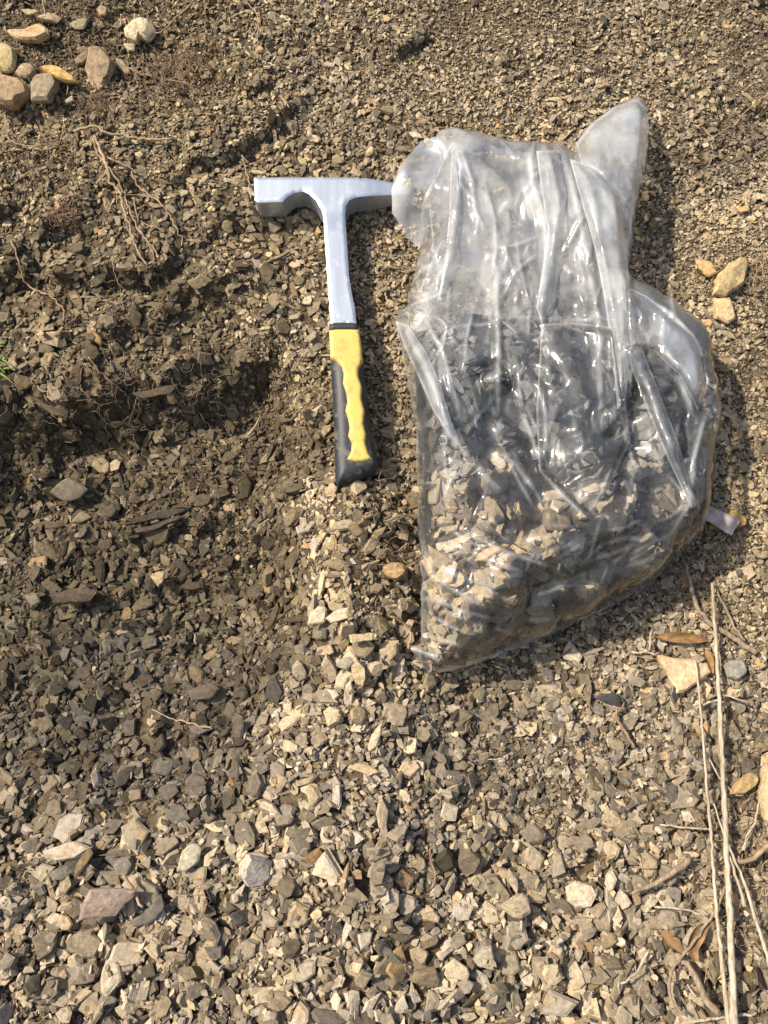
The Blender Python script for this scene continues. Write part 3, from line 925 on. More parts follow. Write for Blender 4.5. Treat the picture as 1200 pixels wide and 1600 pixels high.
CREASES = [  # polyline (px), height m, half width px
    ([(706, 231), (716, 270), (712, 330), (703, 400), (688, 468)], .0060, 12),
    ([(706, 231), (690, 255), (672, 300), (655, 328)], .0045, 9),
    ([(716, 245), (735, 300), (740, 345), (757, 378)], .0040, 9),
    ([(757, 300), (770, 350), (772, 400), (765, 440)], .0030, 8),
    ([(820, 240), (826, 300), (846, 350), (852, 400), (846, 450), (832, 500)], .0085, 15),
    ([(846, 240), (860, 290), (868, 340), (860, 400), (858, 440)], .0070, 12),
    ([(872, 240), (890, 310), (905, 380), (916, 450), (928, 520), (934, 600), (936, 670), (915, 700)], .0090, 16),
    ([(905, 270), (922, 330), (938, 420), (950, 500), (955, 600), (962, 690)], .0060, 11),
    ([(930, 250), (950, 320), (968, 420), (972, 500), (972, 600), (975, 660)], .0085, 18),
    ([(995, 170), (992, 240), (985, 320), (976, 420), (970, 480)], .0060, 12),
    ([(620, 505), (650, 560), (680, 620), (700, 680), (735, 720), (775, 765)], .0075, 20),
    ([(660, 505), (690, 560), (712, 630), (718, 660)], .0035, 8),
    ([(740, 480), (727, 540), (722, 600)], .0030, 7), ([(772, 440), (775, 520), (778, 600), (776, 650)], .0045, 12),
    ([(835, 600), (850, 650), (852, 700), (846, 725)], .0055, 10), ([(815, 650), (832, 690), (846, 725)], .0045, 8),
    ([(985, 545), (1010, 610), (1040, 690), (1065, 750), (1085, 795)], .0065, 11),
    ([(960, 610), (975, 680), (990, 730), (1000, 740)], .0035, 7),
    ([(1000, 470), (1040, 500), (1090, 548)], .0040, 12), ([(975, 470), (1000, 500), (1010, 540), (980, 545)], .0040, 9),
    ([(1030, 490), (1030, 540), (1055, 590), (1085, 660)], .0035, 10),
    ([(845, 735), (880, 775), (915, 806), (940, 770), (958, 715)], .0050, 9),
    ([(640, 1012), (665, 1020), (690, 1030)], .0040, 8), ([(650, 990), (690, 1000), (720, 1010)], .0030, 7),
    ([(720, 830), (790, 862), (876, 893)], .0028, 6), ([(700, 845), (760, 875), (820, 895)], .0026, 6), ([(690, 820), (740, 850), (790, 880)], .0026, 6),
    ([(672, 900), (715, 925), (760, 950)], .0026, 6), ([(668, 930), (720, 955), (770, 968)], .0026, 6), ([(670, 960), (705, 980), (745, 992)], .0026, 6),
    ([(665, 870), (700, 895), (735, 905)], .0026, 6), ([(780, 480), (800, 440), (835, 405)], .0028, 6), ([(775, 400), (810, 390), (835, 378)], .0025, 6),
    ([(640, 484), (680, 470), (700, 462)], .0030, 8), ([(700, 520), (800, 505), (900, 508), (985, 512)], .0022, 7),
    ([(1100, 650), (1080, 720), (1075, 790), (1040, 850)], .0045, 12)]

_cg = np.random.default_rng(77)
for _ in range(170):                                 # small taut wrinkles
    x, y = _cg.uniform(660, 1080), _cg.uniform(235, 1010)
    an = R(28 + _cg.normal(0, 14)) if (x < 800 and y > 780) else (R(80 + _cg.normal(0, 25)) if y < 780 else R(-25 + _cg.normal(0, 25)))
    ln = _cg.uniform(12, 42)
    CREASES.append(([(x - ln * math.cos(an), y - ln * math.sin(an)), (x, y + _cg.normal(0, 3)), (x + ln * math.cos(an), y + ln * math.sin(an))], _cg.uniform(.0012, .0024), _cg.uniform(4.5, 8)))

def tri(t):
    return 2 * np.abs(t - np.floor(t + 0.5))

def facets(X, Y, seed, steep=1.0):
    """crumpled film: flat facets between sharp creases (a sum of folded planes)"""
    g = np.random.default_rng(seed)
    wx = X + 16 * tri(Y / 190.0 + g.random()) + 9 * tri((X + Y) / 120.0 + g.random())
    wy = Y + 16 * tri(X / 150.0 + g.random())
    c = np.zeros(X.shape)
    for k in range(6):
        an = g.normal(0, 0.28) if k < 4 else g.uniform(-1.2, 1.2)
        lam = g.uniform(80, 210)
        sl = g.uniform(0.06, 0.13)
        t = (wx * math.cos(an) + wy * math.sin(an)) / lam + g.random()
        t = t + 0.35 * tri(t * 0.37 + 0.2)
        c = c + sl * lam * 0.5 * MPX * tri(t)
    return c * steep

def crease_field(X, Y):
    c = np.zeros(X.shape)
    for pts, a, wd in CREASES:
        d, t = line_dist(X, Y, pts)
        if a > 0.003:
            a = 0.55 * wd * MPX
        k = np.maximum(1 - d / wd, 0)
        c = c + a * k * np.clip(4 * t + .25, 0, 1) * np.clip(4 * (1 - t) + .1, 0, 1)
    # fine vertical crumples of the empty neck
    neck = sstep(760, 480, Y)
    c = c + facets(X, Y, 5) * (0.25 + 0.75 * neck) * 0.8
    c = c + neck * 0.0007 * (0.5 - np.abs(vnoise(X / 9.0 + 0.25 * Y / 60, Y / 90.0, 21))) * 2
    return c

def crease_lines(X, Y):
    """where the film is folded on itself: several layers thick"""
    c = np.zeros(X.shape)
    for pts, a, wd in CREASES:
        d, t = line_dist(X, Y, pts)
        c = np.maximum(c, min(1, a / .004) * np.maximum(1 - d / (2.2 + 0.30 * wd), 0) * np.clip(5 * t + .3, 0, 1) * np.clip(5 * (1 - t) + .2, 0, 1))
    return c

def film_panel(poly, ws, step, front):
    UVp = px_poly(poly, ws)
    vo, T3, d, bi = cdt([(a, -b) for a, b in UVp], step)
    vo = vo * np.array([1, -1.0])
    u, v = vo[:, 0], vo[:, 1]
    X, Y = proj(u, v, 0.03)
    low = samp(HMD, u, v) + 0.0025 + 0.036 * np.exp(-((X - 632) / 55) ** 2 - ((Y - 298) / 50) ** 2)
    e = np.sqrt(np.maximum(1 - (1 - np.clip(d / 0.035, 0, 1)) ** 2, 0))
    X, Y = proj(u, v, 0.05)
    wE = np.interp(Y, [150, 230, 400, 520, 700, 800, 900, 1050], [.012, .02, .022, .025, .03, .03, .02, .008])
    edge_w = low + wE * 0.6                      # height of the seam where both panels meet
    if not front:
        bil = 0.010 * np.exp(-((X - 1050) / 60) ** 2 - ((Y - 560) / 90) ** 2) + 0.012 * np.exp(-((X - 635) / 30) ** 2 - ((Y - 320) / 50) ** 2)
        w = edge_w * (1 - e) + low * e + bil * e + 0.0025 * vnoise(X / 25, Y / 40, 31) * e + (0.25 * crease_field(X + 23, Y + 11) + 0.8 * facets(X, Y, 9)) * e
        hz = np.interp(Y, [150, 420, 520, 800, 1050], [.33, .30, .12, .05, .04]) + .10 * sstep(665, 640, X) * sstep(420, 380, Y)
        return np.stack([u, v, w], 1), T3[:, ::-1], hz
    hgt = np.interp(Y, [150, 230, 320, 420, 520, 640, 760, 820, 900], [.030, .050, .060, .067, .076, .086, .091, .086, .04])
    free = low + hgt * (0.92 + 0.25 * vnoise(X / 110, Y / 160, 41))
    X, Y = proj(u, v, free)
    w = edge_w * (1 - e) + free * e
    con = samp(HBD, u, v) + 0.0014
    con = np.where(con > low + 0.004, con, -1)
    t = con - w
    touch = sstep(-0.006, 0.002, t)
    w = np.maximum(w, con)
    X, Y = proj(u, v, w)
    w = w + crease_field(X, Y) * e * (1 - 0.55 * touch)
    hz = np.interp(Y, [150, 300, 480, 600, 760, 850, 1050], [.27, .26, .17, .085, .07, .055, .05])
    hz = hz * (1 - 0.25 * touch) + 0.22 * np.exp(-d / 0.0022) + 0.42 * crease_lines(X, Y)
    return np.stack([u, v, w], 1), T3, hz

def ragged(poly, ws):
    g = np.random.default_rng(3); P = []; W = []
    for i in range(len(poly)):
        (ax, ay), (bx, by) = poly[i], poly[(i + 1) % len(poly)]
        n = max(1, int(math.hypot(bx - ax, by - ay) / 11))
        for k in range(n):
            t = k / n
            P.append((ax + (bx - ax) * t + g.normal(0, 1.1), ay + (by - ay) * t + g.normal(0, 1.1)))
            W.append(ws[i] + (ws[(i + 1) % len(ws)] - ws[i]) * t)
    return P, W
bag_o = px(860, 1000, 0.0)
bag = empty('plastic_bag', bag_o, 'clear crumpled plastic bag half full of shale chips beside the hammer', 'plastic bag')
Vp, Tp, hzp = film_panel(*ragged(BAGPOLY, EDGEW), 0.0032, False)
link('back_panel', set_haze(mesh_from('back_panel', Vp - bag_o, Tp, mats=[M_FILMB], smooth=True), hzp), bag_o, bag, bag_o)
iA = BAGPOLY.index((636, 484))
FRONT = BAGPOLY[1:iA + 2] + [(655, 392), (657, 328), (676, 292), (690, 250)]
FW = EDGEW[1:iA + 2] + [.03, .03, .03, .03]
Vf, Tf, hzf = film_panel(*ragged(FRONT, FW), 0.0019, True)
front = link('front_panel', set_haze(mesh_from('front_panel', Vf - bag_o, Tf, mats=[M_FILM], smooth=True), hzf), bag_o, bag, bag_o)
print('FILM', len(Vp), len(Vf), len(Tf))

# film height seen along a pixel ray, for laying the folded strips on it
_k = (np.clip(((Vf[:, 1] - V0) / 0.004).astype(int), 0, 900), np.clip(((Vf[:, 0] - U0) / 0.004).astype(int), 0, 900))
FG = np.full((901, 901), -1.0); np.maximum.at(FG, _k, Vf[:, 2])
for _ in range(3):
    FG = np.where(FG < 0, np.maximum.reduce([np.roll(FG, s, a) for s in (1, -1) for a in (0, 1)]), FG)
def on_film(X, Y):
    w = np.full(np.shape(X), 0.06)
    for _ in range(8):
        p = px(X, Y, w)
        f = FG[np.clip(((p[..., 1] - V0) / 0.004).astype(int), 0, 900), np.clip(((p[..., 0] - U0) / 0.004).astype(int), 0, 900)]
        w = 0.5 * w + 0.5 * np.where(f < 0, w, f)
    return w
FOLDS = [
    [(838, 236), (872, 234), (886, 300), (880, 350), (872, 420), (866, 470), (846, 505), (838, 480), (848, 420), (856, 360), (846, 300)],
    [(890, 248), (930, 262), (968, 300), (978, 380), (985, 470), (984, 560), (976, 640), (965, 640), (958, 560), (945, 470), (930, 390), (910, 320)],
    [(972, 540), (1004, 545), (1030, 612), (1060, 690), (1088, 790), (1080, 795), (1045, 720), (1015, 650), (992, 590)],
    [(706, 231), (716, 262), (716, 330), (706, 400), (690, 470), (684, 468), (696, 400), (702, 330), (704, 270)],
    [(975, 446), (1010, 462), (1046, 494), (1080, 522), (1094, 550), (1104, 610), (1090, 640), (1060, 585), (1020, 548), (985, 545), (978, 500)],
    [(618, 502), (638, 508), (668, 552), (690, 604), (706, 660), (722, 700), (700, 676), (676, 640), (650, 580), (632, 542)],
    [(900, 224), (925, 192), (960, 167), (994, 155), (1010, 168), (1012, 196), (1004, 250), (996, 310), (980, 330), (950, 290), (910, 262)],
    [(846, 506), (900, 504), (960, 512), (975, 600), (985, 690), (960, 745), (938, 784), (915, 806), (885, 778), (842, 735), (838, 640)]]
FHAZE = [.24, .32, .18, .14, .20, .34, .22, .05]
for fi, poly in enumerate(FOLDS):
    vo, T3, d, bi = cdt(poly, 3.5)
    w = on_film(vo[:, 0], vo[:, 1])
    # relax the borrowed heights so that the strip lies taut
    A = [[] for _ in vo]
    for a, b, c in T3:
        A[a] += [b, c]; A[b] += [a, c]; A[c] += [a, b]
    for _ in range(4):
        w = np.array([0.4 * w[i] + 0.6 * np.mean(w[A[i]]) if A[i] else w[i] for i in range(len(w))])
    w = w + 0.0022 + 0.0035 * np.sqrt(np.clip(d / 12, 0, 1)) + 0.5 * facets(vo[:, 0], vo[:, 1], 50 + fi) * np.clip(d / 10, 0, 1)
    P = px(vo[:, 0], vo[:, 1], w)
    link('fold', set_haze(mesh_from('fold', P - bag_o, T3, mats=[M_FILM], smooth=True), FHAZE[fi] + 0.30 * np.maximum(1 - d / 3.5, 0)), bag_o, front, bag_o)

# ------------------------------------------------------------------ hammer
HAMMER_O = px(550, 760, 0.02)
hammer = empty('rock_hammer', HAMMER_O, 'steel rock hammer with yellow and black rubber grip lying on the shale', 'hammer')
hy = np.array([290., 400., 520., 640., 740.]); hx = np.array([500., 526., 536., 548., 556.])
hp = on_surface(hx, hy, HMD)
fit = np.polyfit(hy, hp[:, 2], 1)
lift = max(0.0, float((samp(HMD, hp[:, 0], hp[:, 1]) - np.polyval(fit, hy)).max())) * 0.5
def hbase(Y):
    return np.polyval(fit, Y) + lift - 0.003 - 0.004 * sstep(600, 760, Y)

def solid(poly, ztop, zbot, step=3.0, bev=0.002, bw=4.0, cut=None):
    vo, T3, d, bi = cdt(poly, step)
    X, Y = vo[:, 0], vo[:, 1]
    r = np.sqrt(np.maximum(1 - (1 - np.clip(d / bw, 0, 1)) ** 2, 0))
    zt = ztop(X, Y) - bev * (1 - r); zb = zbot(X, Y) + bev * (1 - r)
    Pt = px(X, Y, ztop(X, Y)); Pt[:, 2] = zt
    Pb = Pt.copy(); Pb[:, 2] = zb
    n = len(vo)
    side = []
    for a, b in zip(bi, bi[1:] + bi[:1]):
        side += [(a, b, b + n), (a, b + n, a + n)]
    side = np.array(side)
    # outward winding of the wall
    c = Pt.mean(0); a, b = Pt[bi[0]], Pt[bi[1]]
    nrm = np.cross(b - a, np.array([0, 0, -1.0]))
    if nrm @ (a - c) < 0:
        side = side[:, ::-1]
    V = np.vstack([Pt, Pb]); F = np.vstack([T3, T3[:, ::-1] + n, side])
    return V, F, np.vstack([vo, vo])

def smooth_by_angle(me, ang=35):
    me.polygons.foreach_set('use_smooth', np.ones(len(me.polygons), bool))
    try:
        me.set_sharp_from_angle(angle=R(ang))
    except Exception:
        pass

STEEL = [(396.5, 276.5), (440, 276), (496, 276), (555.6, 276.5), (580, 278.5), (598.7, 281.5), (618.5, 285.5), (636, 290), (640, 293), (640, 302), (630, 303), (617, 303),
         (590, 304.5), (569, 305.7), (555.6, 307.5), (545.6, 312), (540.5, 320), (539, 336), (542.3, 382.6), (545, 429), (550, 460), (554, 478.7), (557, 506),
         (516.8, 506), (513, 455.5), (508.5, 389), (505, 339.5), (502.6, 328), (494, 313), (482.7, 302.4), (472.7, 298.4), (459.5, 300.4), (449.5, 306), (441, 314.6), (403, 315.6), (398, 312)]
def st_top(X, Y):
    shaft = sstep(318, 372, Y)
    pick = sstep(560, 662, X) * (1 - shaft)
    return hbase(Y) + 0.034 - 0.007 * shaft - 0.006 * pick
def st_bot(X, Y):
    shaft = sstep(318, 345, Y); pick = sstep(560, 662, X) * (1 - shaft)
    return hbase(Y) + 0.004 + 0.009 * shaft + 0.007 * pick
Vs, Fs, Ps = solid(STEEL, st_top, st_bot, 3.0, 0.0012, 3.0)
fy = Ps[Fs][:, :, 1].mean(1)
for nm, msk in (('head', fy < 345), ('shaft', fy >= 345)):
    F = Fs[msk]
    us, inv = np.unique(F, return_inverse=True)
    me = mesh_from(nm, Vs[us] - HAMMER_O, inv.reshape(F.shape), mats=[M_STEEL])
    smooth_by_angle(me)
    link(nm, me, HAMMER_O, hammer, HAMMER_O)

def z_off(k):
    return lambda X, Y: hbase(Y) + k
def hpart(name, poly, zt, zb, mat, step=2.6, bev=0.006, bw=12, parent=None, ang=50):
    V, F, _ = solid(poly, zt, zb, step, bev, bw)
    me = mesh_from(name, V - HAMMER_O, F, mats=[mat]); smooth_by_angle(me, ang)
    return link(name, me, HAMMER_O, parent or hammer, HAMMER_O)
hpart('collar', [(514.5, 503), (530, 501.5), (545, 501.5), (558, 503.5), (560.5, 515), (513.5, 516)], z_off(.0305), z_off(.006), M_RUBBER, bev=.004, bw=8)
GRIP = [(514, 513), (537, 512), (560.5, 512.5), (563, 535), (567, 560), (569, 590), (573.5, 614.5), (576, 640), (580, 671), (585, 700), (591, 719), (588, 730), (580, 738),
        (560, 745), (540, 752), (528, 756), (523, 750), (522, 710), (521, 664), (519, 620), (517, 590), (515, 558)]
rub = hpart('rubber_grip', GRIP, z_off(.0315), z_off(.001), M_RUBBER, bev=.010, bw=20)
def zc(zx, zy):
    return (370 + zx * 0.33136, 250 + zy * 0.33125)
YEL = [zc(*p) for p in [(434, 800), (470, 795), (540, 795), (576, 797), (584, 850), (594, 935), (584, 962), (573, 985), (574, 1020), (590, 1068), (587, 1120), (603, 1180), (597, 1240),
                        (610, 1290), (606, 1330), (620, 1380), (637, 1408), (600, 1419), (560, 1421), (518, 1411), (538, 1370), (541, 1335), (524, 1300), (531, 1260), (524, 1220),
                        (511, 1180), (520, 1140), (515, 1100), (499, 1050), (503, 1010), (494, 975), (470, 945), (440, 930)]]
def yel_top(X, Y):
    return hbase(Y) + 0.0335 + 0.0010 * sstep(565, 520, Y)
hpart('grip_insert', YEL, yel_top, lambda X, Y: hbase(Y) + 0.020 - 0.017 * sstep(562, 552, Y), M_YELLOW, bev=.0022, bw=6)
hole = [(564 + 3.4 * math.cos(a), 731 + 3.4 * math.sin(a)) for a in np.linspace(0, 6.283, 13)[:-1]]
hpart('hanging_hole', hole, z_off(.0312), z_off(.020), M_HOLE, step=2, bev=.0003, bw=1, parent=rub)
rim = [(564 + 5.2 * math.cos(a), 731 + 5.2 * math.sin(a)) for a in np.linspace(0, 6.283, 15)[:-1]]
hpart('hole_rim', rim, z_off(.0309), z_off(.020), M_RUBBER, step=2, bev=.0008, bw=2, parent=rub)

# ------------------------------------------------------------------ named stones
def stone(name, pts, hmul, col, label, cat='stone', group=None, rough=0.10, mat=M_STONE, sink=0.25, dome=0.55, lift=0.0, smooth=True, Hm=None, curl=None):
    P2 = np.array(pts, float)
    L = np.r_[P2, P2[:1]]
    seg = np.r_[0, np.cumsum(np.hypot(*np.diff(L, axis=0).T))]
    n = 17
    t = np.linspace(0, seg[-1], n, endpoint=False)
    ring = np.stack([np.interp(t, seg, L[:, 0]), np.interp(t, seg, L[:, 1])], 1)
    ring += rng.normal(0, seg[-1] * 0.0035, ring.shape)
    c = P2.mean(0)
    size = math.sqrt(abs(np.sum(P2[:, 0] * np.roll(P2[:, 1], -1) - np.roll(P2[:, 0], -1) * P2[:, 1])) / 2) * MPX
    h = size * hmul
    Hm = HM if Hm is None else Hm
    base = on_surface(np.array(c[0]), np.array(c[1]), HMD)
    gz = base[2] - sink * h + lift
    wr = px(ring[:, 0], ring[:, 1], gz + 0.5 * h)
    cc = px(c[0], c[1], gz + 0.5 * h)
    seed = rng.uniform(0, 50)
    prof = [(0.82, 0.0), (1.0, 0.4), (0.97, 0.72), (0.82, 0.98), (0.42, 1.0 + 0.10 * dome)]
    V = []
    tl = rng.normal(0, 0.12, 2)
    for k, (s, z) in enumerate(prof):
        p = cc + (wr - cc) * s
        ang = np.arctan2(wr[:, 1] - cc[1], wr[:, 0] - cc[0])
        nz = vnoise(np.cos(ang) * 1.7 * s + seed, np.sin(ang) * 1.7 * s + seed, 3) + 0.5 * vnoise(np.cos(ang) * 4 * s + seed, np.sin(ang) * 4 * s - seed, 4)
        zz = gz + h * (z + (rough * 2.2 * nz if k > 1 else 0)) + (p[:, :2] - cc[:2]) @ tl * (z)
        q = p.copy(); q[:, 2] = zz
        q[:, :2] += (wr[:, :2] - cc[:2]) * (rough * 0.5 * nz[:, None])
        if curl:
            q[:, 2] += curl * ((q[:, 0] - cc[0]) / (size * 0.5)) ** 2
        V.append(q)
    V = np.vstack(V); K = len(prof)
    V = np.vstack([V, [cc[0], cc[1], V[(K - 1) * n:, 2].mean()]])
    F = []
    for k in range(K - 1):
        for j in range(n):
            p0 = k * n + j; p1 = k * n + (j + 1) % n
            F += [(p0, p1 + n, p1), (p0, p0 + n, p1 + n)]
    F += [(len(V) - 1, (K - 1) * n + (j + 1) % n, (K - 1) * n + j) for j in range(n)]
    F = np.array(F)
    a, b, d = V[F[0]]
    if (np.cross(b - a, d - a) @ (a - cc)) < 0:
        F = F[:, ::-1]
    o0 = np.array([cc[0], cc[1], gz])
    vc = np.clip(np.array(col) * np.array([1.12, 1.08, 1.08]) * (1 + 0.12 * rng.normal(size=(len(V), 1))), 0.01, 0.7)
    me = mesh_from(name, V - o0, F, vc, V - o0 + rng.uniform(-3, 3, 3), [mat])
    if smooth:
        smooth_by_angle(me, 22)
    return link(name, me, o0, label=label, cat=cat, group=group)

def k183(L):
    return [(x * 0.18333, y * 0.18333) for x, y in L]
ST = 'stones on the bank top'
stone('bank_stone', k183([(55, 265), (200, 265), (320, 200), (370, 205), (430, 280), (425, 320), (320, 365), (200, 360), (110, 320)]), .42, (.42, .31, .18), 'long tan stone with a pointed end, topmost big stone on the bank', group=ST)
stone('bank_stone', k183([(310, 175), (400, 110), (470, 110), (530, 160), (480, 200), (400, 190)]), .4, (.36, .28, .17), 'low tan stone just above the long pointed stone', group=ST)
stone('bank_stone', k183([(180, 85), (240, 80), (350, 95), (300, 125), (230, 130)]), .35, (.36, .30, .18), 'small flat pale stone near the top edge of the bank', group=ST)
stone('bank_stone', k183([(-60, 470), (0, 400), (80, 395), (130, 430), (148, 500), (110, 600), (60, 615), (0, 600), (-60, 560)]), .55, (.50, .41, .21), 'rounded cream yellow stone cut by the photo edge', group=ST, rough=.07)
stone('bank_stone', k183([(125, 620), (200, 545), (280, 560), (320, 610), (260, 670), (180, 665)]), .5, (.30, .23, .14), 'small brown stone between the cream stone and the ochre stone', group=ST)
stone('bank_stone', k183([(265, 720), (300, 640), (460, 640), (490, 700), (520, 750), (450, 800), (440, 870), (270, 870)]), .5, (.27, .22, .145), 'squarish grey-brown stone under the ochre stone', group=ST, rough=.06)
stone('bank_stone', k183([(335, 590), (400, 570), (470, 570), (560, 610), (655, 670), (650, 695), (580, 700), (490, 680)]), .45, (.55, .36, .13), 'bright ochre wedge-shaped stone lying on the squarish stone', group=ST, lift=.008)
stone('bank_stone', k183([(-80, 700), (0, 640), (60, 650), (180, 690), (250, 740), (270, 830), (180, 870), (140, 940), (60, 920), (-80, 900)]), .5, (.32, .235, .14), 'big reddish brown stone at the lower end of the bank pile', group=ST)
stone('bank_stone', k183([(-60, 790), (0, 770), (60, 830), (45, 900), (0, 935), (-60, 920)]), .5, (.32, .24, .15), 'brown block in front of the big reddish stone', group=ST, lift=.008)
stone('bank_stone', k183([(735, 600), (770, 440), (870, 430), (940, 490), (980, 560), (950, 640), (860, 770), (800, 750), (750, 680)]), .5, (.31, .235, .145), 'large rounded brown stone standing apart above the roots', group=ST, rough=.06)
stone('bank_stone', k183([(990, 500), (1040, 510), (1090, 570), (1120, 620), (1070, 640), (1000, 580)]), .4, (.30, .24, .15), 'small oval stone touching the large rounded stone, nearer the hammer', group=ST)
stone('bank_stone', k183([(640, 520), (700, 460), (755, 430), (755, 500), (690, 560), (650, 560)]), .45, (.25, .19, .115), 'small dark brown stone tucked against the large rounded stone', group=ST)
stone('bank_stone', k183([(650, 420), (720, 390), (760, 420), (740, 450), (690, 460)]), .4, (.20, .15, .10), 'tiny dark stone above the tucked dark brown stone', group=ST)
stone('bank_stone', k183([(820, 80), (870, 50), (920, 80), (910, 130), (850, 135)]), .6, (.34, .24, .16), 'pinkish brown pebble near the top edge', group=ST)
stone('bank_stone', k183([(580, 195), (680, 165), (775, 170), (720, 250), (650, 250)]), .25, (.25, .22, .14), 'flat olive grey slab above the large rounded stone', group=ST)
stone('bank_stone', [(193, 45), (213, 30), (233, 33), (248, 50), (235, 66), (218, 57), (216, 68), (196, 62)], .45, (.50, .43, .28), 'lumpy cream stone cluster above the red root mat', group=ST, rough=.2)
stone('bank_stone', [(193, 70), (213, 68), (210, 80), (200, 80)], .4, (.45, .38, .24), 'small cream stone below the lumpy cream stone', group=ST)
stone('bank_stone', [(100, 157), (115, 150), (116, 158), (103, 161)], .4, (.36, .32, .24), 'small pale grey stone under the ochre stone tip', group=ST)
RE = 'tan rocks at the photo edge'
stone('tan_rock', [(1114, 460), (1120, 430), (1140, 412), (1158, 402), (1168, 412), (1162, 445), (1135, 463)], .5, (.47, .36, .19), 'tan angular rock level with the bag neck', group=RE)
stone('tan_rock', [(1115, 466), (1140, 466), (1150, 500), (1136, 508), (1118, 492)], .35, (.48, .38, .22), 'flat pale rock below the tan angular rock', group=RE)
stone('tan_rock', [(1085, 404), (1110, 410), (1120, 428), (1106, 434), (1092, 420)], .35, (.46, .34, .17), 'small tan wedge beside the tan angular rock', group=RE)
stone('tan_rock', [(1152, 326), (1168, 320), (1172, 330), (1158, 333)], .4, (.46, .33, .15), 'small ochre pebble on the pale patch', group=RE)
stone('tan_rock', [(1026, 1021), (1045, 1026), (1075, 1030), (1108, 1036), (1112, 1052), (1085, 1070), (1058, 1088), (1048, 1066)], .22, (.56, .42, .26), 'flat pinkish tan triangular stone under the thin stalk', group=RE, rough=.04)
stone('grey_stone', [(1130, 1040), (1142, 1032), (1162, 1030), (1168, 1050), (1152, 1063), (1135, 1058)], .3, (.27, .262, .205), 'flat greenish grey stone beside the thick stalk', cat='stone', rough=.05)
stone('ochre_pebble', [(1138, 800), (1150, 796), (1166, 812), (1165, 823), (1150, 826), (1140, 815)], .6, (.40, .27, .10), 'rounded ochre pebble beside the pale curled bark', rough=.06)
stone('brown_stone', [(1138, 1242), (1150, 1222), (1170, 1206), (1184, 1210), (1182, 1225), (1160, 1240)], .5, (.33, .25, .13), 'brown oval stone behind the tall stalks', rough=.05)
stone('pale_boulder', [(1188, 1240), (1196, 1195), (1230, 1185), (1270, 1210), (1260, 1310), (1215, 1310), (1196, 1285)], .55, (.50, .40, .24), 'big pale stone cut by the photo edge behind the stalks', rough=.06)
stone('shale_plate', [(122, 1440), (130, 1412), (139, 1388), (175, 1386), (216, 1391), (204, 1406), (191, 1416), (184, 1431), (150, 1434)], .14, (.27, .215, .175), 'wide purplish brown shale slab beside a short twig', mat=M_SHALE, rough=.03, lift=.006)
stone('shale_plate', [(205, 1440), (230, 1420), (252, 1395), (258, 1420), (240, 1440), (210, 1450)], .16, (.15, .14, .115), 'dark grey shale slab beside the purplish slab', mat=M_SHALE, rough=.03, lift=.003)
stone('pale_oval_chip', [(277, 1360), (285, 1330), (300, 1317), (315, 1322), (312, 1345), (292, 1362)], .25, (.42, .38, .27), 'pale oval chip standing out above the purplish slab', mat=M_SHALE, rough=.04, lift=.006)
stone('slate_piece', [(928, 1090), (945, 1083), (968, 1084), (971, 1106), (950, 1100)], .14, (.055, .055, .06), 'black triangular slate piece beside a red rootlet', mat=M_SHALE, rough=.03, lift=.002)
stone('cream_chip', [(480, 977), (484, 957), (500, 946), (512, 950), (508, 974)], .35, (.52, .46, .32), 'bright cream chip in the middle of the scree tongue', mat=M_SHALE, rough=.05, lift=.006)
stone('cream_chip', [(508, 966), (528, 952), (545, 948), (547, 967), (518, 974)], .3, (.50, .44, .31), 'long cream chip touching the bright cream chip', mat=M_SHALE, rough=.05, lift=.006)
stone('cream_chip', [(545, 992), (585, 988), (585, 1000), (548, 1006)], .3, (.44, .38, .24), 'narrow tan bar-shaped chip below the cream chips', mat=M_SHALE, rough=.05, lift=.005)
stone('clod', [(598, 885), (610, 877), (632, 880), (636, 896), (618, 908), (600, 900)], .6, (.33, .23, .12), 'crumbly brown clod beside the bag edge', cat='clod', rough=.2, lift=.002)
stone('shale_lump', [(78, 770), (92, 756), (112, 746), (140, 764), (125, 778), (98, 784)], .35, (.19, .165, .12), 'pale faced stone in the dark hollow', mat=M_SHALE, rough=.05, lift=.003)
stone('pit_chip', [(235, 900), (247, 892), (258, 894), (256, 910), (247, 918)], .3, (.34, .27, .16), 'small tan chip alone in the dark hollow', mat=M_SHALE, rough=.05, lift=.003)
stone('pit_chip', [(38, 930), (58, 925), (65, 940), (50, 949)], .35, (.20, .18, .13), 'rounded tan chip at the hollow edge', mat=M_SHALE, rough=.05, lift=.003)
for (a, b, c_, lab) in [([(200, 813), (240, 803), (290, 788), (304, 791), (262, 808), (210, 821)], .16, .085, 'upper thin black shale plate of the ledge in the hollow'),
                        ([(190, 829), (235, 821), (280, 806), (296, 808), (245, 826), (200, 835)], .14, .075, 'lower thin black shale plate of the ledge in the hollow'),
                        ([(205, 615), (250, 606), (278, 600), (270, 614), (225, 624)], .18, .09, 'dark slate plate under the overhang of the hollow'),
                        ([(80, 930), (130, 915), (150, 925), (140, 940), (95, 945)], .25, .10, 'broad dark shale piece low in the hollow'),
                        ([(290, 1080), (330, 1065), (345, 1075), (330, 1092), (300, 1095)], .2, .12, 'broad grey shale piece near the foot of the hollow')]:
    stone('shale_plate', a, b, (c_ * 1.05, c_ * .84, c_ * .62), lab, cat='shale plate', mat=M_SHALE, rough=.04, lift=.004, group='dark plates in the hollow')

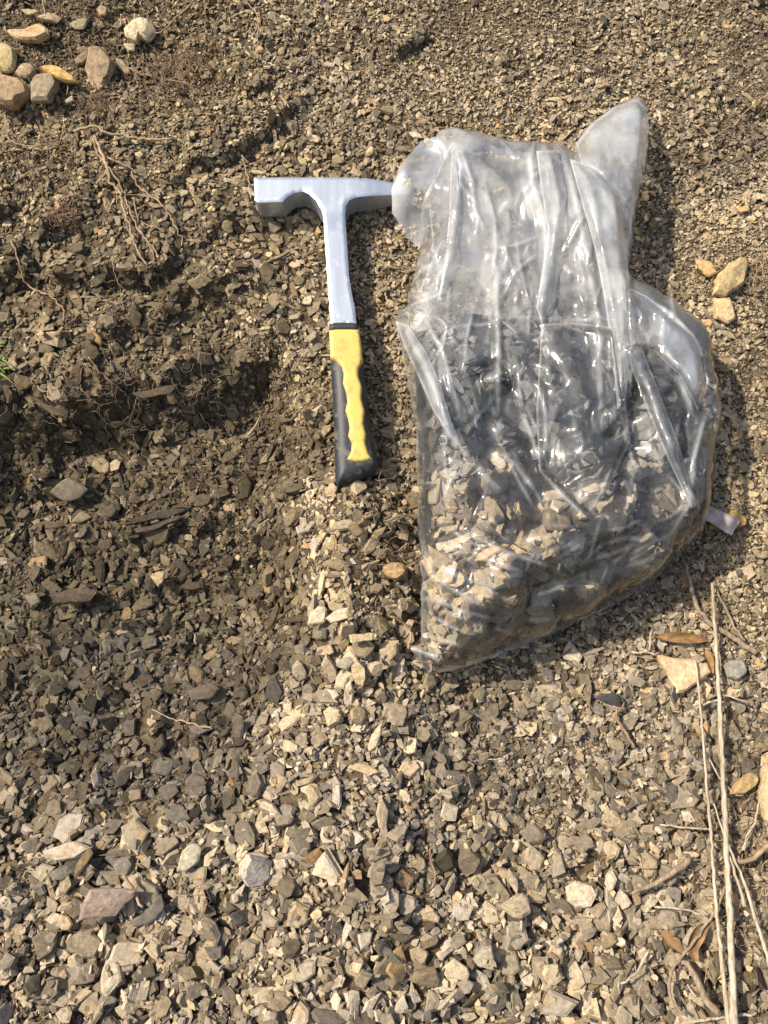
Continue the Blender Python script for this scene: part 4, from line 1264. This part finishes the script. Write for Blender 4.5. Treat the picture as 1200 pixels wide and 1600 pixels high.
# curled bark piece poking out from behind the bag
bc = on_surface(np.array(1118.), np.array(812.), HMD)
V = []; F = []
na, nl = 10, 6
for i in range(nl):
    t = i / (nl - 1)
    for lay in (0, 1):
        for j in range(na):
            a = -0.35 + 2.5 * j / (na - 1)
            r_ = (0.0135 - 0.0016 * lay) * (0.85 + 0.25 * t) * (1 + 0.04 * rng.normal())
            V.append((-0.018 + 0.034 * t + 0.0015 * math.sin(3 * a + i), r_ * math.cos(a) - 0.006 * t, r_ * math.sin(a) + 0.001))
V = np.array(V)
for i in range(nl - 1):
    for lay in (0, 1):
        for j in range(na - 1):
            p0 = (i * 2 + lay) * na + j; p1 = p0 + 1; p2 = p0 + 2 * na; p3 = p2 + 1
            F += [(p0, p2, p3), (p0, p3, p1)] if lay == 0 else [(p0, p3, p2), (p0, p1, p3)]
    for j in (0, na - 1):
        p0 = i * 2 * na + j
        F += [(p0, p0 + na, p0 + 3 * na), (p0, p0 + 3 * na, p0 + 2 * na)]
for i in (0, nl - 1):
    for j in range(na - 1):
        p0 = i * 2 * na + j
        F += [(p0, p0 + 1, p0 + na + 1), (p0, p0 + na + 1, p0 + na)]
ca, sa = math.cos(-0.35), math.sin(-0.35)
V = np.stack([V[:, 0] * ca - V[:, 1] * sa, V[:, 0] * sa + V[:, 1] * ca, V[:, 2]], 1)
M_BARK = plain('pale_bark', (0.52, 0.43, 0.37), 0.85, var=0.35, scale=90, bump=0.6)
me = mesh_from('curled_bark', V, np.array(F), mats=[M_BARK], smooth=True); smooth_by_angle(me, 50)
link('curled_bark', me, (bc[0], bc[1], bc[2] + 0.001), label='pale curled piece of bark poking out beside the bag', cat='bark')

# dead leaves: thin folded blades
def leaf(pts, wpx, mat, name, label, cat, arch=0.004):
    X = np.array([p[0] for p in pts], float); Y = np.array([p[1] for p in pts], float)
    P = on_surface(X, Y, HMD); P[:, 2] += 0.003
    C = resample(P, 0.004); n = len(C)
    tg = np.gradient(C, axis=0); tg /= np.linalg.norm(tg, axis=1)[:, None]
    s = np.cross(tg, [0, 0, 1]); s /= np.linalg.norm(s, axis=1)[:, None]
    t = np.linspace(0, 1, n)
    wd = wpx * MPX * np.sin(np.pi * np.clip(t * 0.94 + 0.03, 0, 1)) ** 0.7
    V = []
    for off, up in ((-1, .0025), (-.5, .0004), (0, -.0006), (.5, .0006), (1, .003)):
        V.append(C + s * (off * wd)[:, None] + np.array([0, 0, 1.0]) * (up + arch * np.sin(np.pi * t) * 0.5 + 0.0012 * np.sin(9 * t + off * 2))[:, None])
    V = np.vstack(V)
    V2 = V - np.array([0, 0, 0.0005])
    F = []
    for k in range(4):
        for i in range(n - 1):
            p0 = k * n + i
            F += [(p0, p0 + n, p0 + n + 1), (p0, p0 + n + 1, p0 + 1)]
    F = np.array(F)
    F2 = np.vstack([F, F[:, ::-1] + len(V)])
    o0 = C[0].copy()
    me = mesh_from(name, np.vstack([V, V2]) - o0, F2, mats=[mat], smooth=True)
    link(name, me, o0, label=label, cat=cat)
leaf([(1022, 995), (1050, 996), (1080, 998), (1104, 1000)], 8, M_LEAF, 'dead_leaf', 'narrow brown dead leaf above the triangular tan stone', 'leaf')
leaf([(1096, 1012), (1104, 1030), (1110, 1052)], 6, M_LEAF, 'dead_leaf', 'small curled brown leaf behind the thick stalk', 'leaf')
leaf([(1085, 1500), (1078, 1480), (1092, 1450), (1104, 1440)], 9, M_LEAF, 'dead_leaf', 'rusty brown leaf scrap beside the lower stalks', 'leaf')

# ------------------------------------------------------------------ stalks, twigs, roots
HSM = blur(dilate(HM, 5), 12)
def strand(name, pts, rpx, mat, label, cat, group=None, wob=0.0006, lift=0.0, step=0.005, sides=7, stiff=False, taper=True, nodes=False, arch=0.0):
    X = np.array([p[0] for p in pts], float); Y = np.array([p[1] for p in pts], float)
    P = on_surface(X, Y, HSM if stiff else HMD)
    C = resample(P, step)
    n = len(C)
    t = np.linspace(0, 1, n)
    g = samp(HSM if stiff else HMD, C[:, 0], C[:, 1])
    if isinstance(rpx, tuple):
        rad = np.interp(t, [0, 1], rpx) * MPX * (0.64 if stiff else 0.85)
    else:
        rad = rpx * MPX * (1 - 0.65 * t if taper else np.ones(n))
    C[:, 2] = (C[:, 2] if stiff else g) + rad * 0.7 + lift + arch * np.sin(np.pi * t)
    C += rng.normal(0, wob, C.shape) * np.array([1, 1, 0.6])
    rad = rad * (1 + 0.04 * rng.normal(size=n))
    if nodes:
        rad = rad * (1 + 0.22 * np.exp(-((t * 5 % 1) - 0.5) ** 2 / 0.004))
    V, F = tube(C, rad, sides)
    o0 = C[n // 2].copy()
    link(name, mesh_from(name, V - o0, F, mats=[mat], smooth=True), o0, label=label, cat=cat, group=group)

SG = 'dry stalks in the bottom corner'
strand('dry_stalk', [(1107, 912), (1110, 960), (1114, 1030), (1119, 1130), (1124, 1230), (1129, 1340), (1134, 1450), (1138, 1560), (1140, 1680)], (3.6, 8.0), M_STALK, 'thickest upright dry stalk, bleached grey at its lower end', 'stalk', SG, stiff=True, wob=.0003, lift=.008, nodes=True)
strand('dry_stalk', [(1082, 1032), (1089, 1100), (1097, 1200), (1106, 1310), (1114, 1420), (1123, 1510), (1132, 1600)], (2.6, 4.4), M_STALK, 'thin straight dry stalk crossing the triangular tan stone', 'stalk', SG, stiff=True, wob=.0003, lift=.007)
strand('dry_stalk', [(1108, 1252), (1120, 1290), (1138, 1335), (1155, 1375), (1175, 1440), (1200, 1520), (1225, 1600)], (1.6, 6.0), M_STALK, 'slanting dry stalk leaning away towards the photo corner', 'stalk', SG, stiff=True, wob=.0003, lift=.010)
strand('dry_stalk', [(1120, 1285), (1135, 1340), (1148, 1380), (1158, 1412)], (2, 4), M_STALK, 'short split sheath between the thick and slanting stalks', 'stalk', SG, stiff=True, lift=.008)
strand('dry_stalk', [(1186, 1240), (1178, 1275), (1166, 1305), (1160, 1325)], (1.5, 4), M_STALK, 'short flat brown stalk below the brown oval stone', 'stalk', SG, stiff=True, lift=.003)
TG = 'twigs below the bag'
strand('twig', [(1068, 878), (1074, 905), (1082, 935), (1105, 972), (1140, 995), (1180, 1020)], (3.4, 5.4), M_TWIG, 'bent brown twig running out from under the bag', 'twig', TG, lift=.003)
strand('twig', [(1112, 912), (1124, 935), (1138, 965), (1150, 990), (1160, 1002)], (1.5, 2.6), M_TWIG, 'thin straight twig beside the top of the thick stalk', 'twig', TG, lift=.003)
strand('twig', [(1104, 745), (1114, 770), (1126, 795), (1134, 810)], (2.0, 3.0), M_TWIG, 'short twig leaning on the curled bark', 'twig', TG, lift=.004)
strand('twig', [(985, 1394), (1015, 1380), (1045, 1362), (1075, 1338)], (3.0, 6.0), M_TWIG, 'thick grey twig pointing at the stalks', 'twig', TG, lift=.004)
strand('twig', [(1128, 1385), (1110, 1422), (1088, 1455), (1062, 1488), (1045, 1512), (1041, 1540), (1050, 1566), (1066, 1580)], (2.4, 2.4), M_TWIG, 'long curved twig hooking back at its lower end', 'twig', TG, lift=.007)
strand('twig', [(1052, 1490), (1072, 1508), (1086, 1530), (1100, 1556), (1122, 1582)], (4, 6), M_TWIG, 'gnarled weathered branch low beside the stalks', 'twig', TG, lift=.004, wob=.0012)
strand('twig', [(198, 1362), (210, 1382), (219, 1398), (228, 1414)], (3.2, 2.4), M_ROOT, 'short reddish twig lying over the purplish slab', 'twig', lift=.009)
strand('twig', [(963, 1108), (960, 1118), (975, 1142), (990, 1168)], (2.2, 2.6), M_REDROOT, 'bent red rootlet beside the black slate piece', 'twig', lift=.003)
strand('twig', [(974, 1096), (968, 1108), (960, 1116)], (1.2, 2.0), M_REDROOT, 'short red stub joining the bent red rootlet', 'twig', lift=.003)
strand('twig', [(965, 1532), (985, 1520), (1000, 1502), (1012, 1478)], (1.6, 2.2), M_STALK, 'small pale curved twig on the coarse scree', 'twig', lift=.005)
strand('twig', [(238, 1108), (270, 1122), (300, 1130), (335, 1138)], (1.0, 1.8), M_ROOT, 'thin twig lying across the foot of the hollow', 'twig', lift=.003)
strand('twig', [(408, 655), (400, 668), (390, 682)], (2, 3), M_ROOT, 'short brown splinter near the hollow rim', 'twig', lift=.005)
strand('twig', [(1118, 725), (1112, 745), (1110, 758)], (2.5, 3), M_ROOT, 'orange brown stub above the curled bark', 'twig', lift=.004)
RG = 'thin dry grass stems'
for pts, r_, lab in [([(1078, 1101), (1100, 1098), (1118, 1094), (1130, 1087), (1150, 1092), (1168, 1100)], 1.6, 'wavy pale stem crossing both stalks'),
                     ([(1028, 1287), (1060, 1290), (1112, 1294)], 1.4, 'straight pale stem pointing at the stalk knot'),
                     ([(1020, 1415), (1050, 1416), (1080, 1422), (1102, 1430)], 1.6, 'pale stem with a bent tip on the scree'),
                     ([(1098, 1172), (1110, 1195), (1128, 1222), (1146, 1240), (1158, 1241)], 1.2, 'thin looping stem between the two stalks'),
                     ([(985, 1019), (1005, 1019), (1028, 1021)], 1.5, 'short white stem beside the dead leaf'),
                     ([(1017, 984), (1014, 1000), (1012, 1016)], 1.7, 'short upright orange stem beside the dead leaf'),
                     ([(1078, 1592), (1110, 1589), (1140, 1585), (1178, 1580)], 2.0, 'yellow stem along the bottom edge'),
                     ([(1127, 1352), (1138, 1342), (1160, 1343), (1178, 1332), (1188, 1322), (1210, 1314)], 3.4, 'pale twisted root tied around the stalks'),
                     ([(1114, 1362), (1124, 1362), (1132, 1350)], 2.4, 'short pale root end at the stalk knot'),
                     ([(1072, 1535), (1085, 1556), (1098, 1572)], 1.2, 'thin dark stem beside the gnarled branch'),
                     ([(610, 962), (628, 972), (640, 985), (641, 1002), (637, 1014)], 1.8, 'curved rootlet beside the bag corner'),
                     ([(760, 1184), (775, 1186), (798, 1176)], 0.9, 'hair-thin curved stem on the packed grit'),
                     ([(675, 1316), (672, 1340), (680, 1362), (676, 1380)], 1.0, 'small red rootlet on the coarse scree')]:
    strand('dry_straw', pts, r_, M_REDROOT if 'red rootlet' in lab else (M_STALK if 'root' not in lab else M_ROOT), lab, 'straw', RG, lift=.006 if r_ > 2 else .004, taper=False, wob=.0005)

BG = 'bare roots on the bank'
for pts, r_, lab in [([(118, 208), (137, 205), (148, 201), (165, 212), (200, 216), (230, 221), (255, 222), (272, 219)], (2.6, 2.2), 'thick crosswise bare root above the hanging roots'),
                     ([(150, 216), (160, 240), (169, 266), (176, 290), (189, 305), (197, 335), (205, 360), (213, 385), (222, 405), (233, 421)], (3.2, 1.8), 'longest thick hanging root, lightest of the bundle'),
                     ([(147, 222), (156, 246), (170, 262), (184, 284), (196, 306), (203, 330), (213, 352), (226, 372), (240, 390), (250, 404)], (1.8, 1.2), 'thin root running along the longest hanging root'),
                     ([(168, 249), (188, 257), (202, 265), (212, 285), (220, 298), (240, 310), (258, 328), (270, 345), (279, 362), (287, 378), (285, 386)], (1.5, 1.2), 'hanging root that swings widest towards the hammer'),
                     ([(188, 300), (200, 305), (222, 308), (240, 312)], (1.0, .8), 'small side root bridging the bundle'),
                     ([(210, 309), (213, 335), (218, 358), (232, 380), (240, 398), (243, 414)], (1.4, .9), 'middle hanging root of the bundle'),
                     ([(196, 330), (198, 350), (206, 372)], (1.0, .6), 'short hanging rootlet inside the bundle'),
                     ([(222, 350), (240, 355), (258, 366)], (.9, .6), 'short crosswise rootlet at the bundle foot'),
                     ([(20, 378), (30, 405), (36, 425), (42, 442), (58, 455), (75, 463), (92, 474), (101, 486), (101, 504)], (1.6, 1.3), 'kinked thin root below the small red root mat'),
                     ([(312, -4), (300, 10), (285, 24), (272, 36), (254, 52), (240, 58)], (1.9, 1.2), 'root running in from the top edge'),
                     ([(370, -4), (385, 8), (400, 22), (408, 40)], (1.2, .9), 'short root at the top edge beside the first'),
                     ([(379, 246), (386, 270), (391, 292), (392, 312)], (1.6, 1.1), 'thin root beside the hammer face'),
                     ([(1205, 145), (1180, 162), (1160, 180), (1148, 196), (1128, 206), (1110, 226)], (1.5, 1.0), 'reddish root in the dark upper corner'),
                     ([(1084, 195), (1096, 206)], (1.2, .8), 'tiny pale rootlet above the bag flap corner'),
                     ([(-4, 203), (10, 215), (28, 226), (48, 231), (72, 236), (90, 233)], (1.3, .9), 'thin root at the photo edge below the bank pile'),
                     ([(101, 186), (100, 205), (97, 220), (82, 236)], (1.2, .8), 'thin upright root left of the hanging bundle'),
                     ([(66, -4), (70, 14), (73, 30), (78, 37)], (1.6, 1.2), 'white root hanging over the low tan stone'),
                     ([(99, 26), (96, 32), (90, 37)], (1.3, .9), 'small curved white root beside the low tan stone'),
                     ([(108, 128), (106, 140), (107, 152)], (1.3, 1.1), 'stiff pale root under the ochre stone'),
                     ([(200, 108), (225, 118), (250, 124), (285, 130), (310, 138)], (1.1, .8), 'root threading along under the red root mat'),
                     ([(180, 400), (180, 425), (186, 442), (200, 458)], (1.1, .7), 'hair root hanging from the ledge below the bundle'),
                     ([(560, 110), (580, 108), (575, 96)], (.8, .6), 'short hair root on the fine grit'),
                     ([(470, 108), (488, 84), (492, 66)], (1.1, .8), 'thin root on the fine grit above the hammer'),
                     ([(400, 90), (404, 40), (398, 10)], (1.1, .8), 'straight thin root near the top edge'),
                     ([(60, 605), (80, 622), (95, 632)], (1.4, .9), 'white forked root under the hollow overhang'),
                     ([(140, 560), (165, 590), (185, 606), (200, 620), (203, 640)], (1.0, .7), 'dark thread of root hanging over the hollow edge')]:
    strand('bare_root', pts, r_, M_ROOT, lab, 'root', BG, lift=.0035 if r_[0] > 1.5 else .002, wob=.0008, step=.004, sides=6)

def root_mat(name, blobs, mat, label):
    Vs_, Fs_ = [], []; off = 0
    for cx, cy, sx, sy, n, ln, r_ in blobs:
        for _ in range(n):
            x, y = rng.normal(cx, sx), rng.normal(cy, sy)
            p0 = on_surface(np.array(x), np.array(y), HMD)
            a = rng.uniform(0, 6.283); el = rng.uniform(-.2, .5)
            pts = [p0 + [0, 0, .0005]]
            for k in range(6):
                a += rng.normal(0, .7); el += rng.normal(0, .35)
                q_ = pts[-1] + ln * np.array([math.cos(a) * math.cos(el), math.sin(a) * math.cos(el), math.sin(el) * .6])
                g_ = float(samp(HMD, np.array([q_[0]]), np.array([q_[1]]))[0])
                q_[2] = max(q_[2], g_ - .0005); q_[2] = min(q_[2], g_ + .008)
                pts.append(q_)
            V, F = tube(pts, np.linspace(1, .5, 7) * r_, 4, False)
            Vs_.append(V); Fs_.append(F + off); off += len(V)
    link(name, mesh_from(name, np.vstack(Vs_), np.vstack(Fs_), mats=[mat], smooth=True), kind='stuff', label=label, cat='roots')
root_mat('red_root_mat', [(290, 100, 28, 15, 110, .004, .00034), (250, 128, 40, 14, 50, .005, .0003), (100, 335, 13, 10, 70, .003, .0003), (78, 464, 8, 6, 30, .003, .0003),
                          (150, 160, 30, 12, 60, .004, .0003), (320, 1395, 4, 10, 14, .003, .0003)], M_REDROOT, 'tangled fine reddish rootlets on the bank')
root_mat('pale_root_hairs', [(120, 60, 70, 40, 90, .004, .00028), (60, 230, 40, 20, 40, .005, .00028), (200, 610, 120, 30, 90, .005, .00026), (300, 700, 110, 60, 60, .004, .00025),
                             (1150, 190, 40, 40, 50, .004, .00028), (1185, 430, 14, 20, 60, .005, .0004), (1150, 1380, 40, 60, 60, .006, .0004), (190, 470, 60, 30, 40, .004, .0003),
                             (600, 820, 40, 60, 40, .004, .0003), (1040, 900, 30, 14, 26, .006, .0003)], M_ROOT, 'scattered hair-thin pale roots and straw')

# green sprig at the photo edge
sp = on_surface(np.array(-6.), np.array(560.), HMD)
Vs_, Fs_ = [], []
sprig = empty('grass_tuft', sp, 'small tuft of green grass at the photo edge beside the bank', 'grass tuft')
for k in range(11):
    a = rng.uniform(-.5, 1.3); L_ = rng.uniform(.012, .026)
    b0 = sp + np.r_[rng.normal(0, .004), rng.uniform(-.018, .012), 0]
    t = np.linspace(0, 1, 6)
    C = b0 + np.stack([L_ * t * math.cos(a), L_ * t * math.sin(a) - .006 * t * t, .006 * np.sin(t * 2.2)], 1)
    nrm = np.array([-math.sin(a), math.cos(a), 0]) * .0009
    wd = (1 - t ** 2)[:, None]
    V = np.vstack([C - nrm * wd, C + nrm * wd, C + [0, 0, .0004]])
    F = []
    for i in range(5):
        F += [(i, i + 1, 13 + i), (i, 13 + i, 12 + i), (12 + i, 13 + i, 7 + i), (12 + i, 7 + i, 6 + i)]
    link('blade', mesh_from('blade', V - sp, np.array(F), mats=[M_GREEN], smooth=True), sp, sprig, sp)
